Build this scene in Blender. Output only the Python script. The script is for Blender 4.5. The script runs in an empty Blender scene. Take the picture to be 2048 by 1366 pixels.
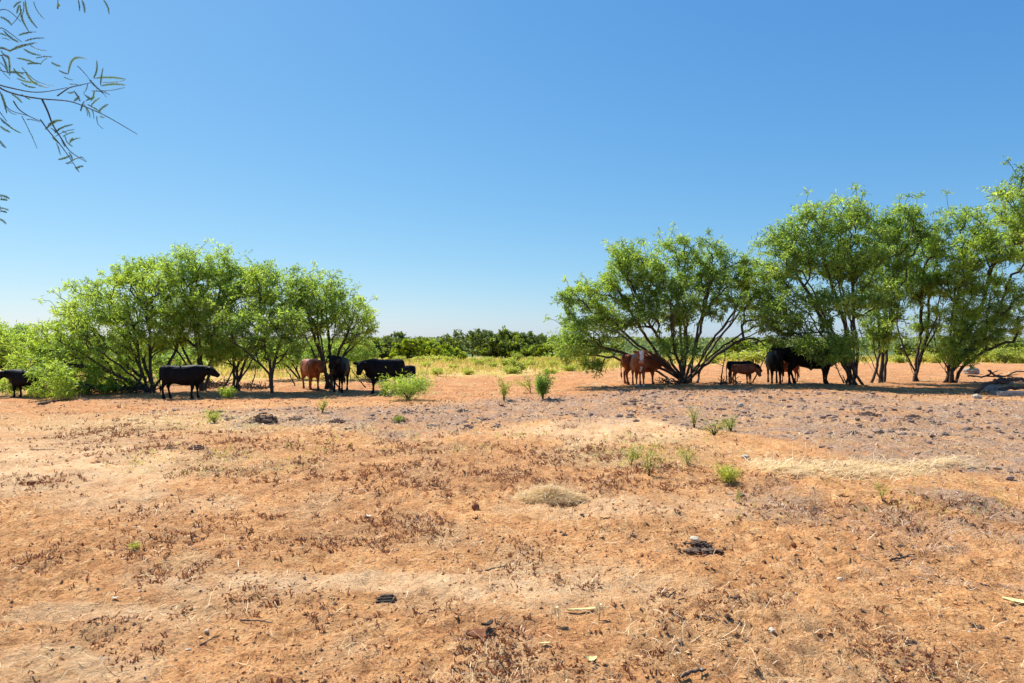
import bpy, math, random
import numpy as np
from mathutils import Vector, Matrix

RNG = np.random.default_rng(7)
random.seed(7)
scene = bpy.context.scene
COL = scene.collection
R = math.radians
F = 1365.0            # focal length in photograph pixels (2048 wide)
CAMH = 1.9

# ------------------------------------------------------------------ camera, sky, sun, exposure
cam_d = bpy.data.cameras.new('camera')
cam_d.sensor_width = 36.0
cam_d.lens = 36.0 * F / 2048.0
cam_d.clip_start = 0.05
cam_d.clip_end = 9000.0
cam_d.dof.use_dof = True
cam_d.dof.focus_distance = 14.0
cam_d.dof.aperture_fstop = 7.1
cam = bpy.data.objects.new('camera', cam_d)
COL.objects.link(cam)
cam.location = (0, 0, CAMH)
cam.rotation_euler = (R(90), 0, 0)
scene.camera = cam

SUN_EL, SUN_AZ = 52.0, -44.0        # azimuth measured from +Y (view direction), negative = left
w = bpy.data.worlds.new('World'); scene.world = w
w.use_nodes = True
nt = w.node_tree; nt.nodes.clear()
sky = nt.nodes.new('ShaderNodeTexSky'); sky.sky_type = 'NISHITA'
sky.sun_disc = False
sky.sun_elevation = R(SUN_EL); sky.sun_rotation = R(SUN_AZ)
sky.altitude = 300; sky.air_density = 1.0; sky.dust_density = 0.45; sky.ozone_density = 3.4
hs = nt.nodes.new('ShaderNodeHueSaturation'); hs.inputs['Saturation'].default_value = 1.0
bg = nt.nodes.new('ShaderNodeBackground'); bg.inputs['Strength'].default_value = 0.10
wo = nt.nodes.new('ShaderNodeOutputWorld')
nt.links.new(sky.outputs[0], hs.inputs['Color'])
sp = nt.nodes.new('ShaderNodeSeparateColor'); cb = nt.nodes.new('ShaderNodeCombineColor')
nt.links.new(hs.outputs[0], sp.inputs[0])
for _i, (_g, _k) in enumerate(((1.15, 0.42), (0.78, 1.00), (0.45, 2.28))):      # film response of the sky, per channel
    _p = nt.nodes.new('ShaderNodeMath'); _p.operation = 'POWER'; _p.inputs[1].default_value = _g
    _m = nt.nodes.new('ShaderNodeMath'); _m.operation = 'MULTIPLY'; _m.inputs[1].default_value = _k
    nt.links.new(sp.outputs[_i], _p.inputs[0]); nt.links.new(_p.outputs[0], _m.inputs[0]); nt.links.new(_m.outputs[0], cb.inputs[_i])
nt.links.new(cb.outputs[0], bg.inputs[0])
nt.links.new(bg.outputs[0], wo.inputs[0])

sd = bpy.data.lights.new('sun', 'SUN'); sd.energy = 5.0; sd.angle = R(0.5); sd.color = (1.0, 0.95, 0.87)
sun = bpy.data.objects.new('sun', sd); COL.objects.link(sun)
sdir = Vector((math.sin(R(SUN_AZ)) * math.cos(R(SUN_EL)), math.cos(R(SUN_AZ)) * math.cos(R(SUN_EL)), math.sin(R(SUN_EL))))
sun.rotation_euler = sdir.to_track_quat('Z', 'Y').to_euler()
sun.location = (-20, 30, 60)

vs = scene.view_settings
vs.view_transform = 'Standard'; vs.look = 'None'; vs.exposure = 0.71; vs.gamma = 1.0
vs.use_curve_mapping = False
scene.cycles.transparent_max_bounces = 8
scene.cycles.max_bounces = 8

# ------------------------------------------------------------------ numeric helpers
def hash2(ix, iy, seed=0):
    h = (ix.astype(np.int64) * 374761393 + iy.astype(np.int64) * 668265263 + seed * 974711) & 0x7fffffff
    h = ((h ^ (h >> 13)) * 1274126177) & 0x7fffffff
    h = (h ^ (h >> 16)) & 0xffff
    return h / 65535.0

def vnoise(x, y, seed=0):
    x = np.asarray(x, float); y = np.asarray(y, float)
    ix = np.floor(x); iy = np.floor(y); fx = x - ix; fy = y - iy
    fx = fx * fx * (3 - 2 * fx); fy = fy * fy * (3 - 2 * fy)
    a = hash2(ix, iy, seed); b = hash2(ix + 1, iy, seed); c = hash2(ix, iy + 1, seed); d = hash2(ix + 1, iy + 1, seed)
    return (a * (1 - fx) + b * fx) * (1 - fy) + (c * (1 - fx) + d * fx) * fy

def fbm(x, y, octv=4, seed=0):
    s = 0; a = 0.5; t = 0
    for k in range(octv):
        s = s + a * vnoise(x * 2 ** k + 17.3 * k, y * 2 ** k - 9.1 * k, seed + k); t += a; a *= 0.5
    return s / t

def sstep(a, b, v):
    t = np.clip((v - a) / (b - a), 0, 1)
    return t * t * (3 - 2 * t)

def hbase(x, y):
    x = np.asarray(x, float); y = np.asarray(y, float)
    z = 0.30 * sstep(-3, 9, x) * sstep(10, 25, y)
    z = z - 2.0 * sstep(26, 190, y) * 1.15 + 0.0 * x
    z = z - 2.5 * sstep(190, 420, y)
    z = z + (8.0 + 3.5 * (fbm(x / 260.0, y / 900.0, 3, 5) - 0.5)) * sstep(480, 1000, y)
    z = z + 6 * sstep(1000, 2400, y)
    z = z + 0.10 * (fbm(x / 6.0, y / 6.0, 2, 31) - 0.5) * sstep(3, 9, np.hypot(x, y))
    return z

def micro(x, y):
    d = np.hypot(x, y)
    k = 1 - sstep(40, 90, d)
    m = 0.07 * (fbm(x * 1.3, y * 1.3, 3, 3) - 0.5)
    m = m + 0.070 * (fbm(x * 4.5, y * 5.5, 3, 4) - 0.5)
    r = 1 - np.abs(2 * fbm(x * 7, y * 8, 2, 9) - 1)
    m = m + 0.030 * (r - 0.7)
    rough = sstep(0.45, 0.75, fbm(x * 0.5, y * 0.5, 2, 12))
    m = m + (0.012 + 0.045 * rough) * (vnoise(x * 13, y * 16, 41) - 0.5)
    m = m + 0.022 * rough * (vnoise(x * 22, y * 26, 43) - 0.5)
    nr = 1 - sstep(9, 15, d)
    m = m + nr * 0.045 * (np.maximum(0, 1 - np.abs(2 * fbm(x * 4.2 + 0.8 * y, y * 7.5, 2, 53) - 1) * 2.2) - 0.4) * sstep(.42, .6, fbm(x * .7, y * .7, 2, 54))
    gz = zone('gray', x, y)
    m = m + gz * (0.07 * (fbm(x * 4, y * 4, 3, 77) - 0.45) + 0.06 * np.maximum(0, vnoise(x * 6, y * 7, 78) - 0.6))
    # two old wheel ruts that cross the foreground
    for off in (0.0, 1.55):
        c = 5.15 + off * 0.9 + 0.06 * x + 0.25 * np.sin(x * 0.35 + off)
        m = m - 0.03 * np.exp(-((y - c) / 0.13) ** 2)
    return m * k

def inv_px(x, y):
    y_ = np.maximum(y, 0.3)
    return 1024 + F * x / y_, 683 + F * CAMH / y_

def blob(px, py, cx, cy, rx, ry):
    return np.clip(1.25 - ((px - cx) / rx) ** 2 - ((py - cy) / ry) ** 2, 0, 1)

def zone(name, x, y):
    x = np.asarray(x, float); y = np.asarray(y, float)
    px, py = inv_px(x, y)
    front = (y > 1.0)
    n = fbm(x * 0.45, y * 0.30, 3, 21) - 0.5
    n2 = fbm(x * 1.7, y * 1.2, 3, 22) - 0.5
    if name == 'gray':      # dry grey mulch of old manure and litter
        # lower edge and upper edge of the band, in ground distance
        lo = np.interp(x, [-30, -8, -5, -2, 0, 3.2, 4.0, 5.0, 7, 12, 30], [30, 19, 15.6, 15.2, 16.2, 16.6, 14.0, 11.4, 9.8, 9.0, 9.0])
        hi = np.interp(x, [-30, -8, -5, 0, 4, 8, 14, 30], [30, 19.2, 19.0, 22.5, 24.0, 23.6, 19.6, 18.0])
        a = sstep(-0.9, 0.9, y - lo + 5 * n + 2.2 * n2) * (1 - sstep(-0.8, 0.8, y - hi + 3 * n + 2 * n2))
        b = np.clip(blob(px, py, 2050, 1100, 330, 120), 0, 1) * sstep(-0.12, 0.12, n2 + 0.05) * 0.8
        c = np.clip(blob(px, py, 1850, 1000, 420, 70), 0, 1) * sstep(-0.1, 0.1, n2 + 0.03) * 0.8
        return np.clip(np.maximum(a, np.maximum(b, c)), 0, 1) * front
    if name == 'pale':
        a = blob(px, py, 120, 930, 330, 75) + blob(px, py, 1230, 862, 230, 26) + blob(px, py, 330, 1010, 260, 30) \
            + blob(px, py, 700, 1165, 500, 26) + blob(px, py, 120, 1225, 330, 24) + 0.8 * blob(px, py, 1250, 1010, 320, 30) \
            + 0.7 * blob(px, py, 1150, 1170, 300, 60) + 0.6 * blob(px, py, 100, 1340, 260, 50)
        return np.clip(a * 1.1 + 1.6 * n2 + 1.2 * n, 0, 1) * front
    if name == 'weed':      # reddish-brown dried weed cover, plus painted shade and litter brown under the trees
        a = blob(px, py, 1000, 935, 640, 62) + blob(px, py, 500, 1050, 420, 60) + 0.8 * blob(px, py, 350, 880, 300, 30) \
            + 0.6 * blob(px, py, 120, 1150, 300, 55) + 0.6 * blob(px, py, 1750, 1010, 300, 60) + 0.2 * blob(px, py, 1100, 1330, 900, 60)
        a = a + 0.9 * sstep(21.5, 23.5, y + 2 * n2) * (1 - sstep(27, 31, y)) * np.maximum(sstep(-20, -18, x) * (1 - sstep(-6.5, -5, x)), sstep(3, 5.5, x))  # litter brown under the tree clumps, painted in to warm and darken their shade
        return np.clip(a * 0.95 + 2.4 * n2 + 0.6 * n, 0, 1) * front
    if name == 'straw':
        a = blob(px, py, 350, 848, 420, 22) + 0.7 * blob(px, py, 470, 925, 200, 30) + 0.6 * blob(px, py, 1300, 905, 260, 40)
        c = 10.2 + 0.55 * np.sin(x * 0.9) + 0.10 * (x - 3) ** 1.0
        a = a + 0.7 * np.exp(-((y - c) / 0.45) ** 2) * sstep(3.2, 3.9, x) * (1 - sstep(7.6, 9.5, x))
        return np.clip(a * 0.8 + 1.2 * n2, 0, 1) * front
    if name == 'green':
        edge = np.interp(x, [-60, -14, -6, 0, 6, 12, 22, 60], [32, 31, 32, 37, 40, 50, 56, 56])
        return sstep(-2, 5, y - edge + 12 * n + 7 * n2) * front
    if name == 'wood':
        return sstep(165, 200, y)
    if name == 'red':
        a = sstep(19.5, 23, y + 3 * n + 2 * n2)
        return np.clip(a + 0.8 * blob(px, py, 1000, 1265, 190, 26) + 0.6 * blob(px, py, 130, 820, 260, 20), 0, 1) * front
    return x * 0

def H(x, y):
    return float(hbase(x, y) + micro(np.float64(x), np.float64(y)))

def at(px, py, d):
    """photograph pixel at distance d -> world point"""
    return Vector(((px - 1024) / F * d, d, CAMH - (py - 683) / F * d))

def ground(px, py):
    """the ground point seen at a photograph pixel"""
    d = np.geomspace(2.0, 400, 4000)
    x = (px - 1024) / F * d
    z = hbase(x, d)
    p = 683 + (CAMH - z) / d * F
    i = np.argmax(p <= py)
    dd = float(d[i]); xx = float(x[i])
    return Vector((xx, dd, H(xx, dd)))

# ------------------------------------------------------------------ object helpers
def tag(o, label=None, cat=None, group=None, kind=None):
    if label: o['label'] = label
    if cat: o['category'] = cat
    if group: o['group'] = group
    if kind: o['kind'] = kind
    return o

def empty(name, loc=(0, 0, 0), rz=0.0):
    o = bpy.data.objects.new(name, None); COL.objects.link(o)
    o.location = loc; o.rotation_euler = (0, 0, rz); o.empty_display_size = 0.2
    return o

def mesh_obj(name, verts, faces, mats, parent=None, attrs=None, smooth=False, matidx=None):
    """faces: (n,3) or (n,4) array, or a list of such arrays"""
    me = bpy.data.meshes.new(name)
    verts = np.asarray(verts, np.float32).reshape(-1, 3)
    fl = faces if isinstance(faces, list) else [faces]
    fl = [np.asarray(f, np.int32) for f in fl if len(f)]
    loops = np.concatenate([f.ravel() for f in fl])
    tot = np.concatenate([np.full(len(f), f.shape[1], np.int32) for f in fl])
    st = np.concatenate([[0], np.cumsum(tot)[:-1]]).astype(np.int32)
    me.vertices.add(len(verts)); me.vertices.foreach_set('co', verts.ravel())
    me.loops.add(len(loops)); me.loops.foreach_set('vertex_index', loops)
    me.polygons.add(len(tot)); me.polygons.foreach_set('loop_start', st)
    try: me.polygons.foreach_set('loop_total', tot)
    except Exception: pass
    if matidx is not None: me.polygons.foreach_set('material_index', np.asarray(matidx, np.int32))
    me.polygons.foreach_set('use_smooth', np.full(len(tot), smooth))
    for k, v in (attrs or {}).items():
        dom = 'POINT' if len(v) == len(verts) else 'FACE'
        a = me.attributes.new(k, 'FLOAT', dom); a.data.foreach_set('value', np.asarray(v, np.float32))
    me.update(calc_edges=True)
    me.validate()
    for m in (mats if isinstance(mats, (list, tuple)) else [mats]): me.materials.append(m)
    o = bpy.data.objects.new(name, me); COL.objects.link(o)
    if parent is not None: o.parent = parent
    return o

def frames(D):
    D = D / np.maximum(np.linalg.norm(D, axis=1, keepdims=True), 1e-9)
    up = np.where(np.abs(D[:, 2:3]) > 0.95, np.array([[1.0, 0, 0]]), np.array([[0, 0, 1.0]]))
    A = np.cross(D, up); A /= np.maximum(np.linalg.norm(A, axis=1, keepdims=True), 1e-9)
    B = np.cross(D, A)
    return D, A, B

def seg_tubes(P0, P1, r0, r1, k=5):
    n = len(P0)
    D, A, B = frames(P1 - P0)
    P1 = P1 + D * r1[:, None] * 0.5
    ang = np.arange(k) * 2 * np.pi / k
    c, s = np.cos(ang), np.sin(ang)
    ring = A[:, None, :] * c[None, :, None] + B[:, None, :] * s[None, :, None]
    V = np.concatenate([P0[:, None] + ring * r0[:, None, None], P1[:, None] + ring * r1[:, None, None]], 1)
    i = np.arange(k); j = (i + 1) % k
    f = np.stack([i, j, j + k, i + k], 1)
    Fc = (np.arange(n) * 2 * k)[:, None, None] + f[None]
    return V.reshape(-1, 3), Fc.reshape(-1, 4)

def poly_tube(pts, rad, k=8, cap=True):
    pts = np.asarray(pts, float); rad = np.asarray(rad, float)
    T = np.gradient(pts, axis=0)
    D, A, B = frames(T)
    for i in range(1, len(A)):
        a = A[i - 1] - D[i] * np.dot(A[i - 1], D[i]); a /= max(np.linalg.norm(a), 1e-9)
        A[i] = a; B[i] = np.cross(D[i], a)
    ang = np.arange(k) * 2 * np.pi / k
    V = pts[:, None] + (A[:, None] * np.cos(ang)[None, :, None] + B[:, None] * np.sin(ang)[None, :, None]) * rad[:, None, None]
    V = V.reshape(-1, 3); Q = []
    for r in range(len(pts) - 1):
        for i in range(k):
            j = (i + 1) % k
            Q.append((r * k + i, r * k + j, r * k + k + j, r * k + k + i))
    Tt = []
    if cap:
        n = len(V); V = np.concatenate([V, pts[:1], pts[-1:]])
        l = (len(pts) - 1) * k
        for i in range(k):
            j = (i + 1) % k
            Tt.append((n, j, i)); Tt.append((n + 1, l + i, l + j))
    return V, [np.array(Q), np.array(Tt).reshape(-1, 3)]

def join_parts(parts):
    V = []; Q = []; T = []; o = 0
    for v, f in parts:
        V.append(v)
        for a in (f if isinstance(f, list) else [f]):
            if len(a) == 0: continue
            (Q if a.shape[1] == 4 else T).append(a + o)
        o += len(v)
    out = []
    if Q: out.append(np.concatenate(Q))
    if T: out.append(np.concatenate(T))
    return np.concatenate(V), out

def smooth_path(pts, n):
    pts = np.asarray(pts, float)
    t = np.concatenate([[0], np.cumsum(np.linalg.norm(np.diff(pts, axis=0), axis=1))])
    u = np.linspace(0, t[-1], n)
    q = np.stack([np.interp(u, t, pts[:, i]) for i in range(3)], 1)
    for _ in range(max(1, n // 6)):
        q[1:-1] = 0.25 * q[:-2] + 0.5 * q[1:-1] + 0.25 * q[2:]
    return q

_ico = {}
def ico(level=1):
    if level in _ico: return _ico[level]
    import bmesh
    b = bmesh.new(); bmesh.ops.create_icosphere(b, subdivisions=level, radius=1.0)
    b.verts.ensure_lookup_table()
    v = np.array([p.co[:] for p in b.verts]); f = np.array([[q.index for q in x.verts] for x in b.faces])
    b.free(); _ico[level] = (v, f); return v, f

def lump(level, size, seed, rough=0.35):
    v, f = ico(level)
    n = fbm(v[:, 0] * 1.7 + seed * 3.1 + v[:, 2] * 1.3, v[:, 1] * 1.7 - seed * 1.7 + v[:, 2], 3, seed % 97)
    return v * (1 + rough * 2 * (n[:, None] - 0.5)) * np.asarray(size), f

# ------------------------------------------------------------------ materials
def mat(name, rough=0.8, spec=0.3):
    m = bpy.data.materials.new(name); m.use_nodes = True
    b = m.node_tree.nodes['Principled BSDF']
    b.inputs['Roughness'].default_value = rough
    b.inputs['Specular IOR Level'].default_value = spec
    return m, m.node_tree, b

def ramp(nt, cols, fac=None, interp='LINEAR'):
    n = nt.nodes.new('ShaderNodeValToRGB'); e = n.color_ramp.elements
    n.color_ramp.interpolation = interp
    while len(e) < len(cols): e.new(0.5)
    for i, (p, c) in enumerate(cols):
        e[i].position = p; e[i].color = (*c, 1)
    if fac is not None: nt.links.new(fac, n.inputs[0])
    return n.outputs[0]

def noise(nt, vec, scale, detail=5, rough=0.6, out=0, dist=0.0):
    n = nt.nodes.new('ShaderNodeTexNoise'); n.inputs['Scale'].default_value = scale
    n.inputs['Detail'].default_value = detail; n.inputs['Roughness'].default_value = rough
    n.inputs['Distortion'].default_value = dist
    if vec is not None: nt.links.new(vec, n.inputs['Vector'])
    return n.outputs[out]

def mixc(nt, fac, a, b, mode='MIX'):
    n = nt.nodes.new('ShaderNodeMix'); n.data_type = 'RGBA'; n.blend_type = mode
    for sock, v in ((n.inputs[0], fac), (n.inputs[6], a), (n.inputs[7], b)):
        if isinstance(v, (tuple, float, int)):
            sock.default_value = (*v, 1) if isinstance(v, tuple) else v
        else: nt.links.new(v, sock)
    return n.outputs[2]

def mth(nt, op, a, b=0.0, clamp=False):
    n = nt.nodes.new('ShaderNodeMath'); n.operation = op; n.use_clamp = clamp
    for s, v in ((n.inputs[0], a), (n.inputs[1], b)):
        if isinstance(v, (int, float)): s.default_value = v
        else: nt.links.new(v, s)
    return n.outputs[0]

def attr(nt, name):
    n = nt.nodes.new('ShaderNodeAttribute'); n.attribute_name = name
    return n.outputs['Fac']

def objvec(nt):
    return nt.nodes.new('ShaderNodeTexCoord').outputs['Object']

def bump(nt, b, h, strength=0.5, dist=0.02):
    n = nt.nodes.new('ShaderNodeBump'); n.inputs['Strength'].default_value = strength
    n.inputs['Distance'].default_value = dist
    nt.links.new(h, n.inputs['Height']); nt.links.new(n.outputs[0], b.inputs['Normal'])

def simple_mat(name, c1, c2, scale=6, rough=0.85, spec=0.2, bmp=0.4, bd=0.02):
    m, t, b = mat(name, rough, spec)
    v = objvec(t)
    n = noise(t, v, scale, 6, 0.65)
    t.links.new(ramp(t, [(0.3, c1), (0.7, c2)], n), b.inputs['Base Color'])
    if bmp: bump(t, b, noise(t, v, scale * 4, 6, 0.7), bmp, bd)
    return m

def leaf_mat(name, dark, mid, bright, trans=(0.30, 0.40, 0.03), tw=0.5):
    m = bpy.data.materials.new(name); m.use_nodes = True
    t = m.node_tree; t.nodes.clear()
    o = t.nodes.new('ShaderNodeOutputMaterial')
    tint = attr(t, 'tint')
    c = ramp(t, [(0.0, dark), (0.5, mid), (1.0, bright)], tint)
    d = t.nodes.new('ShaderNodeBsdfDiffuse'); t.links.new(c, d.inputs[0])
    tr = t.nodes.new('ShaderNodeBsdfTranslucent')
    tc = mixc(t, 0.45, mixc(t, 1.0, c, (1.7, 1.7, 1.7), 'MULTIPLY'), trans); t.links.new(tc, tr.inputs[0])
    mx = t.nodes.new('ShaderNodeMixShader'); mx.inputs[0].default_value = tw
    t.links.new(d.outputs[0], mx.inputs[1]); t.links.new(tr.outputs[0], mx.inputs[2])
    g = t.nodes.new('ShaderNodeBsdfGlossy'); g.inputs['Roughness'].default_value = 0.45
    g.inputs[0].default_value = (1, 1, 1, 1)
    m2 = t.nodes.new('ShaderNodeMixShader'); m2.inputs[0].default_value = 0.03
    t.links.new(mx.outputs[0], m2.inputs[1]); t.links.new(g.outputs[0], m2.inputs[2])
    t.links.new(m2.outputs[0], o.inputs[0])
    return m

M = {}
M['leaf'] = leaf_mat('mesquite_leaf', (0.040, 0.095, 0.024), (0.145, 0.250, 0.034), (0.38, 0.46, 0.045), (0.60, 0.82, 0.09), 0.53)
M['leaf_far'] = leaf_mat('far_tree_leaf', (0.026, 0.048, 0.014), (0.075, 0.12, 0.018), (0.38, 0.46, 0.02), (0.36, 0.44, 0.02), 0.38)
M['leaf_near'] = leaf_mat('near_leaf', (0.035, 0.075, 0.055), (0.08, 0.14, 0.06), (0.28, 0.34, 0.05), (0.25, 0.38, 0.10), 0.4)
M['weed_green'] = leaf_mat('green_weed', (0.12, 0.17, 0.03), (0.24, 0.30, 0.04), (0.44, 0.44, 0.07), (0.6, 0.64, 0.07), 0.5)
M['grass'] = leaf_mat('field_grass', (0.24, 0.27, 0.03), (0.50, 0.43, 0.06), (0.72, 0.47, 0.20), (0.75, 0.62, 0.14), 0.3)
M['sprig'] = leaf_mat('dried_weed', (0.10, 0.036, 0.016), (0.24, 0.092, 0.038), (0.44, 0.22, 0.10), (0.4, 0.16, 0.06), 0.25)
M['straw'] = leaf_mat('straw', (0.40, 0.27, 0.14), (0.72, 0.55, 0.31), (0.90, 0.78, 0.50), (0.9, 0.78, 0.45), 0.4)
M['litter'] = leaf_mat('grey_litter', (0.16, 0.10, 0.07), (0.46, 0.33, 0.25), (0.80, 0.65, 0.50), (0.5, 0.4, 0.3), 0.15)
M['bark'] = simple_mat('bark', (0.035, 0.025, 0.019), (0.11, 0.085, 0.068), 9, 0.9, 0.15, 0.8, 0.02)
M['deadwood'] = simple_mat('dead_wood', (0.035, 0.024, 0.020), (0.13, 0.10, 0.085), 14, 0.9, 0.15, 0.7, 0.01)
M['charwood'] = simple_mat('weathered_wood', (0.012, 0.010, 0.009), (0.10, 0.08, 0.06), 22, 0.9, 0.15, 0.8, 0.01)
M['stone'] = simple_mat('pale_stone', (0.36, 0.29, 0.22), (0.66, 0.57, 0.46), 12, 0.9, 0.2, 0.6, 0.01)
M['graystone'] = simple_mat('grey_stone', (0.20, 0.18, 0.16), (0.42, 0.38, 0.33), 9, 0.9, 0.2, 0.6, 0.02)
M['redstone'] = simple_mat('red_stone', (0.13, 0.045, 0.02), (0.30, 0.12, 0.06), 18, 0.9, 0.2, 0.6, 0.008)
M['clod'] = simple_mat('dirt_clod', (0.42, 0.19, 0.075), (0.80, 0.45, 0.20), 8, 0.95, 0.1, 0.5, 0.01)
M['manure'] = simple_mat('old_manure', (0.055, 0.030, 0.020), (0.34, 0.235, 0.17), 34, 0.95, 0.1, 1.0, 0.02)
M['mulch'] = simple_mat('mulch_clod', (0.10, 0.062, 0.048), (0.40, 0.29, 0.23), 14, 0.95, 0.1, 0.6, 0.01)
M['yellow'] = simple_mat('yellow_stalk', (0.62, 0.50, 0.17), (0.80, 0.70, 0.33), 30, 0.7, 0.3, 0.3, 0.002)
M['white'] = simple_mat('bleached_chip', (0.50, 0.40, 0.28), (0.70, 0.60, 0.45), 30, 0.8, 0.3, 0.3, 0.004)
M['forest'] = leaf_mat('far_woodland_leaf', (0.09, 0.13, 0.05), (0.17, 0.22, 0.07), (0.28, 0.32, 0.09), (0.4, 0.45, 0.1), 0.35)

def ground_mat():
    m, t, b = mat('red_dirt', 0.95, 0.12)
    v = objvec(t)
    n1 = noise(t, v, 0.7, 6, 0.62); n2 = noise(t, v, 5.0, 8, 0.7); n3 = noise(t, v, 34, 6, 0.75); n4 = noise(t, v, 110, 4, 0.7)
    base = ramp(t, [(0.28, (0.46, 0.195, 0.070)), (0.5, (0.78, 0.41, 0.160)), (0.72, (0.95, 0.63, 0.31))], n2)
    base = mixc(t, mth(t, 'MULTIPLY', ramp(t, [(0.35, (0, 0, 0)), (0.65, (1, 1, 1))], n1), 0.35), base, (0.66, 0.33, 0.155))
    # fine grain: pale grit, dark debris specks also standing in for tiny cast shadows
    base = mixc(t, ramp(t, [(0.40, (0.85,) * 3), (0.50, (0,) * 3)], n3), base, (0.32, 0.135, 0.055))
    base = mixc(t, ramp(t, [(0.62, (0,) * 3), (0.74, (0.6,) * 3)], n4), base, (0.88, 0.66, 0.42))
    base = mixc(t, ramp(t, [(0.30, (0.9,) * 3), (0.36, (0,) * 3)], noise(t, v, 22, 8, 0.85)), base, (0.16, 0.062, 0.030))
    pale = mixc(t, n3, (0.86, 0.55, 0.28), (0.97, 0.77, 0.49))
    c = mixc(t, mth(t, 'MULTIPLY', attr(t, 'pale'), ramp(t, [(0.35, (0.15,) * 3), (0.62, (0.8,) * 3)], noise(t, v, 3.2, 8, 0.75))), base, pale)
    red = ramp(t, [(0.3, (0.38, 0.145, 0.052)), (0.7, (0.76, 0.38, 0.165))], n2)
    red = mixc(t, ramp(t, [(0.40, (0.6,) * 3), (0.52, (0,) * 3)], n3), red, (0.27, 0.085, 0.035))
    c = mixc(t, mth(t, 'MULTIPLY', attr(t, 'red'), ramp(t, [(0.35, (0.3,) * 3), (0.6, (0.9,) * 3)], noise(t, v, 1.3, 8, 0.75))), c, red)
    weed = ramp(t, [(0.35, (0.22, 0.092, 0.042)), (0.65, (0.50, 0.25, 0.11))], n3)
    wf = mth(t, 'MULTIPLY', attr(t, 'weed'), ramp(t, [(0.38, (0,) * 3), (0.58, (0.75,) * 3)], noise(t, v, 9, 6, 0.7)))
    c = mixc(t, wf, c, weed)  # dried weeds; under the clumps this brown also deepens the shade in the colour
    st = ramp(t, [(0.3, (0.46, 0.30, 0.13)), (0.7, (0.78, 0.60, 0.32))], n3)
    sf = mth(t, 'MULTIPLY', attr(t, 'straw'), ramp(t, [(0.35, (0.15,) * 3), (0.6, (0.85,) * 3)], noise(t, v, 6, 6, 0.7)))
    c = mixc(t, sf, c, st)
    c = mixc(t, ramp(t, [(0.34, (0.85,) * 3), (0.40, (0,) * 3)], noise(t, v, 7, 9, 0.85)), c, (0.22, 0.09, 0.042))
    g = ramp(t, [(0.32, (0.07, 0.038, 0.025)), (0.49, (0.34, 0.225, 0.155)), (0.68, (0.76, 0.57, 0.41))], noise(t, v, 12, 9, 0.82))
    gf = mth(t, 'MULTIPLY', attr(t, 'gray'), ramp(t, [(0.38, (0.0,) * 3), (0.54, (0.95,) * 3)], noise(t, v, 1.8, 10, 0.8)))
    gf = mth(t, 'MULTIPLY', gf, ramp(t, [(0.34, (0.25,) * 3), (0.50, (1,) * 3)], noise(t, v, 0.55, 5, 0.65)))
    c = mixc(t, gf, c, g)
    gr = ramp(t, [(0.3, (0.24, 0.25, 0.035)), (0.46, (0.50, 0.42, 0.09)), (0.58, (0.74, 0.46, 0.20))], noise(t, v, 0.35, 7, 0.7))
    grf = mth(t, 'MULTIPLY', attr(t, 'green'), ramp(t, [(0.32, (0.4,) * 3), (0.5, (1,) * 3)], noise(t, v, 0.9, 6, 0.7)))
    c = mixc(t, grf, c, gr)
    c = mixc(t, attr(t, 'wood'), c, (0.11, 0.15, 0.045))
    c = mixc(t, 1.0, c, ramp(t, [(0.3, (0.74, 0.70, 0.68)), (0.7, (1.12, 1.10, 1.08))], noise(t, v, 0.9, 7, 0.7)), 'MULTIPLY')
    t.links.new(c, b.inputs['Base Color'])
    hh = mth(t, 'ADD', mth(t, 'MULTIPLY', n3, 0.5), mth(t, 'MULTIPLY', n4, 0.18))
    hh = mth(t, 'ADD', hh, mth(t, 'MULTIPLY', noise(t, v, 13, 6, 0.7, 0, 0.5), 1.0))
    bump(t, b, hh, 1.0, 0.06)
    return m
M['ground'] = ground_mat()

# ------------------------------------------------------------------ ground: one sheet to the horizon
def build_ground():
    def warp(lim, n, s):
        u = np.linspace(-1, 1, n); a = math.asinh(lim / s)
        return s * np.sinh(u * a)
    xr = [0.0]
    while xr[-1] < 2600: xr.append(xr[-1] + 0.030 + 0.029 * max(0.0, xr[-1] - 4.0))
    xs = np.concatenate([-np.array(xr[1:])[::-1], np.array(xr)])
    yf = np.concatenate([-np.geomspace(300, 1.0, 24), np.linspace(-0.8, 2.8, 12)])
    y = 3.0; l = []
    while y < 3200:
        l.append(y); y += min(0.018 + 0.0008 * y * y, 0.012 * y)
    ys = np.concatenate([yf, np.array(l)])
    X, Y = np.meshgrid(xs, ys)
    Z = hbase(X, Y) + micro(X, Y)
    V = np.stack([X, Y, Z], -1).reshape(-1, 3)
    ny, nx = X.shape
    i = np.arange(ny * nx).reshape(ny, nx)
    Q = np.stack([i[:-1, :-1], i[:-1, 1:], i[1:, 1:], i[1:, :-1]], -1).reshape(-1, 4)
    xf, yy = X.ravel(), Y.ravel()
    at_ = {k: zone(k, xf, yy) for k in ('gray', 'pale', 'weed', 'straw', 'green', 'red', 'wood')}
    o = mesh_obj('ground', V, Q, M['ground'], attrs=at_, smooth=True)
    tag(o, kind='structure')
    print('ground quads', len(Q))
build_ground()

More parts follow.
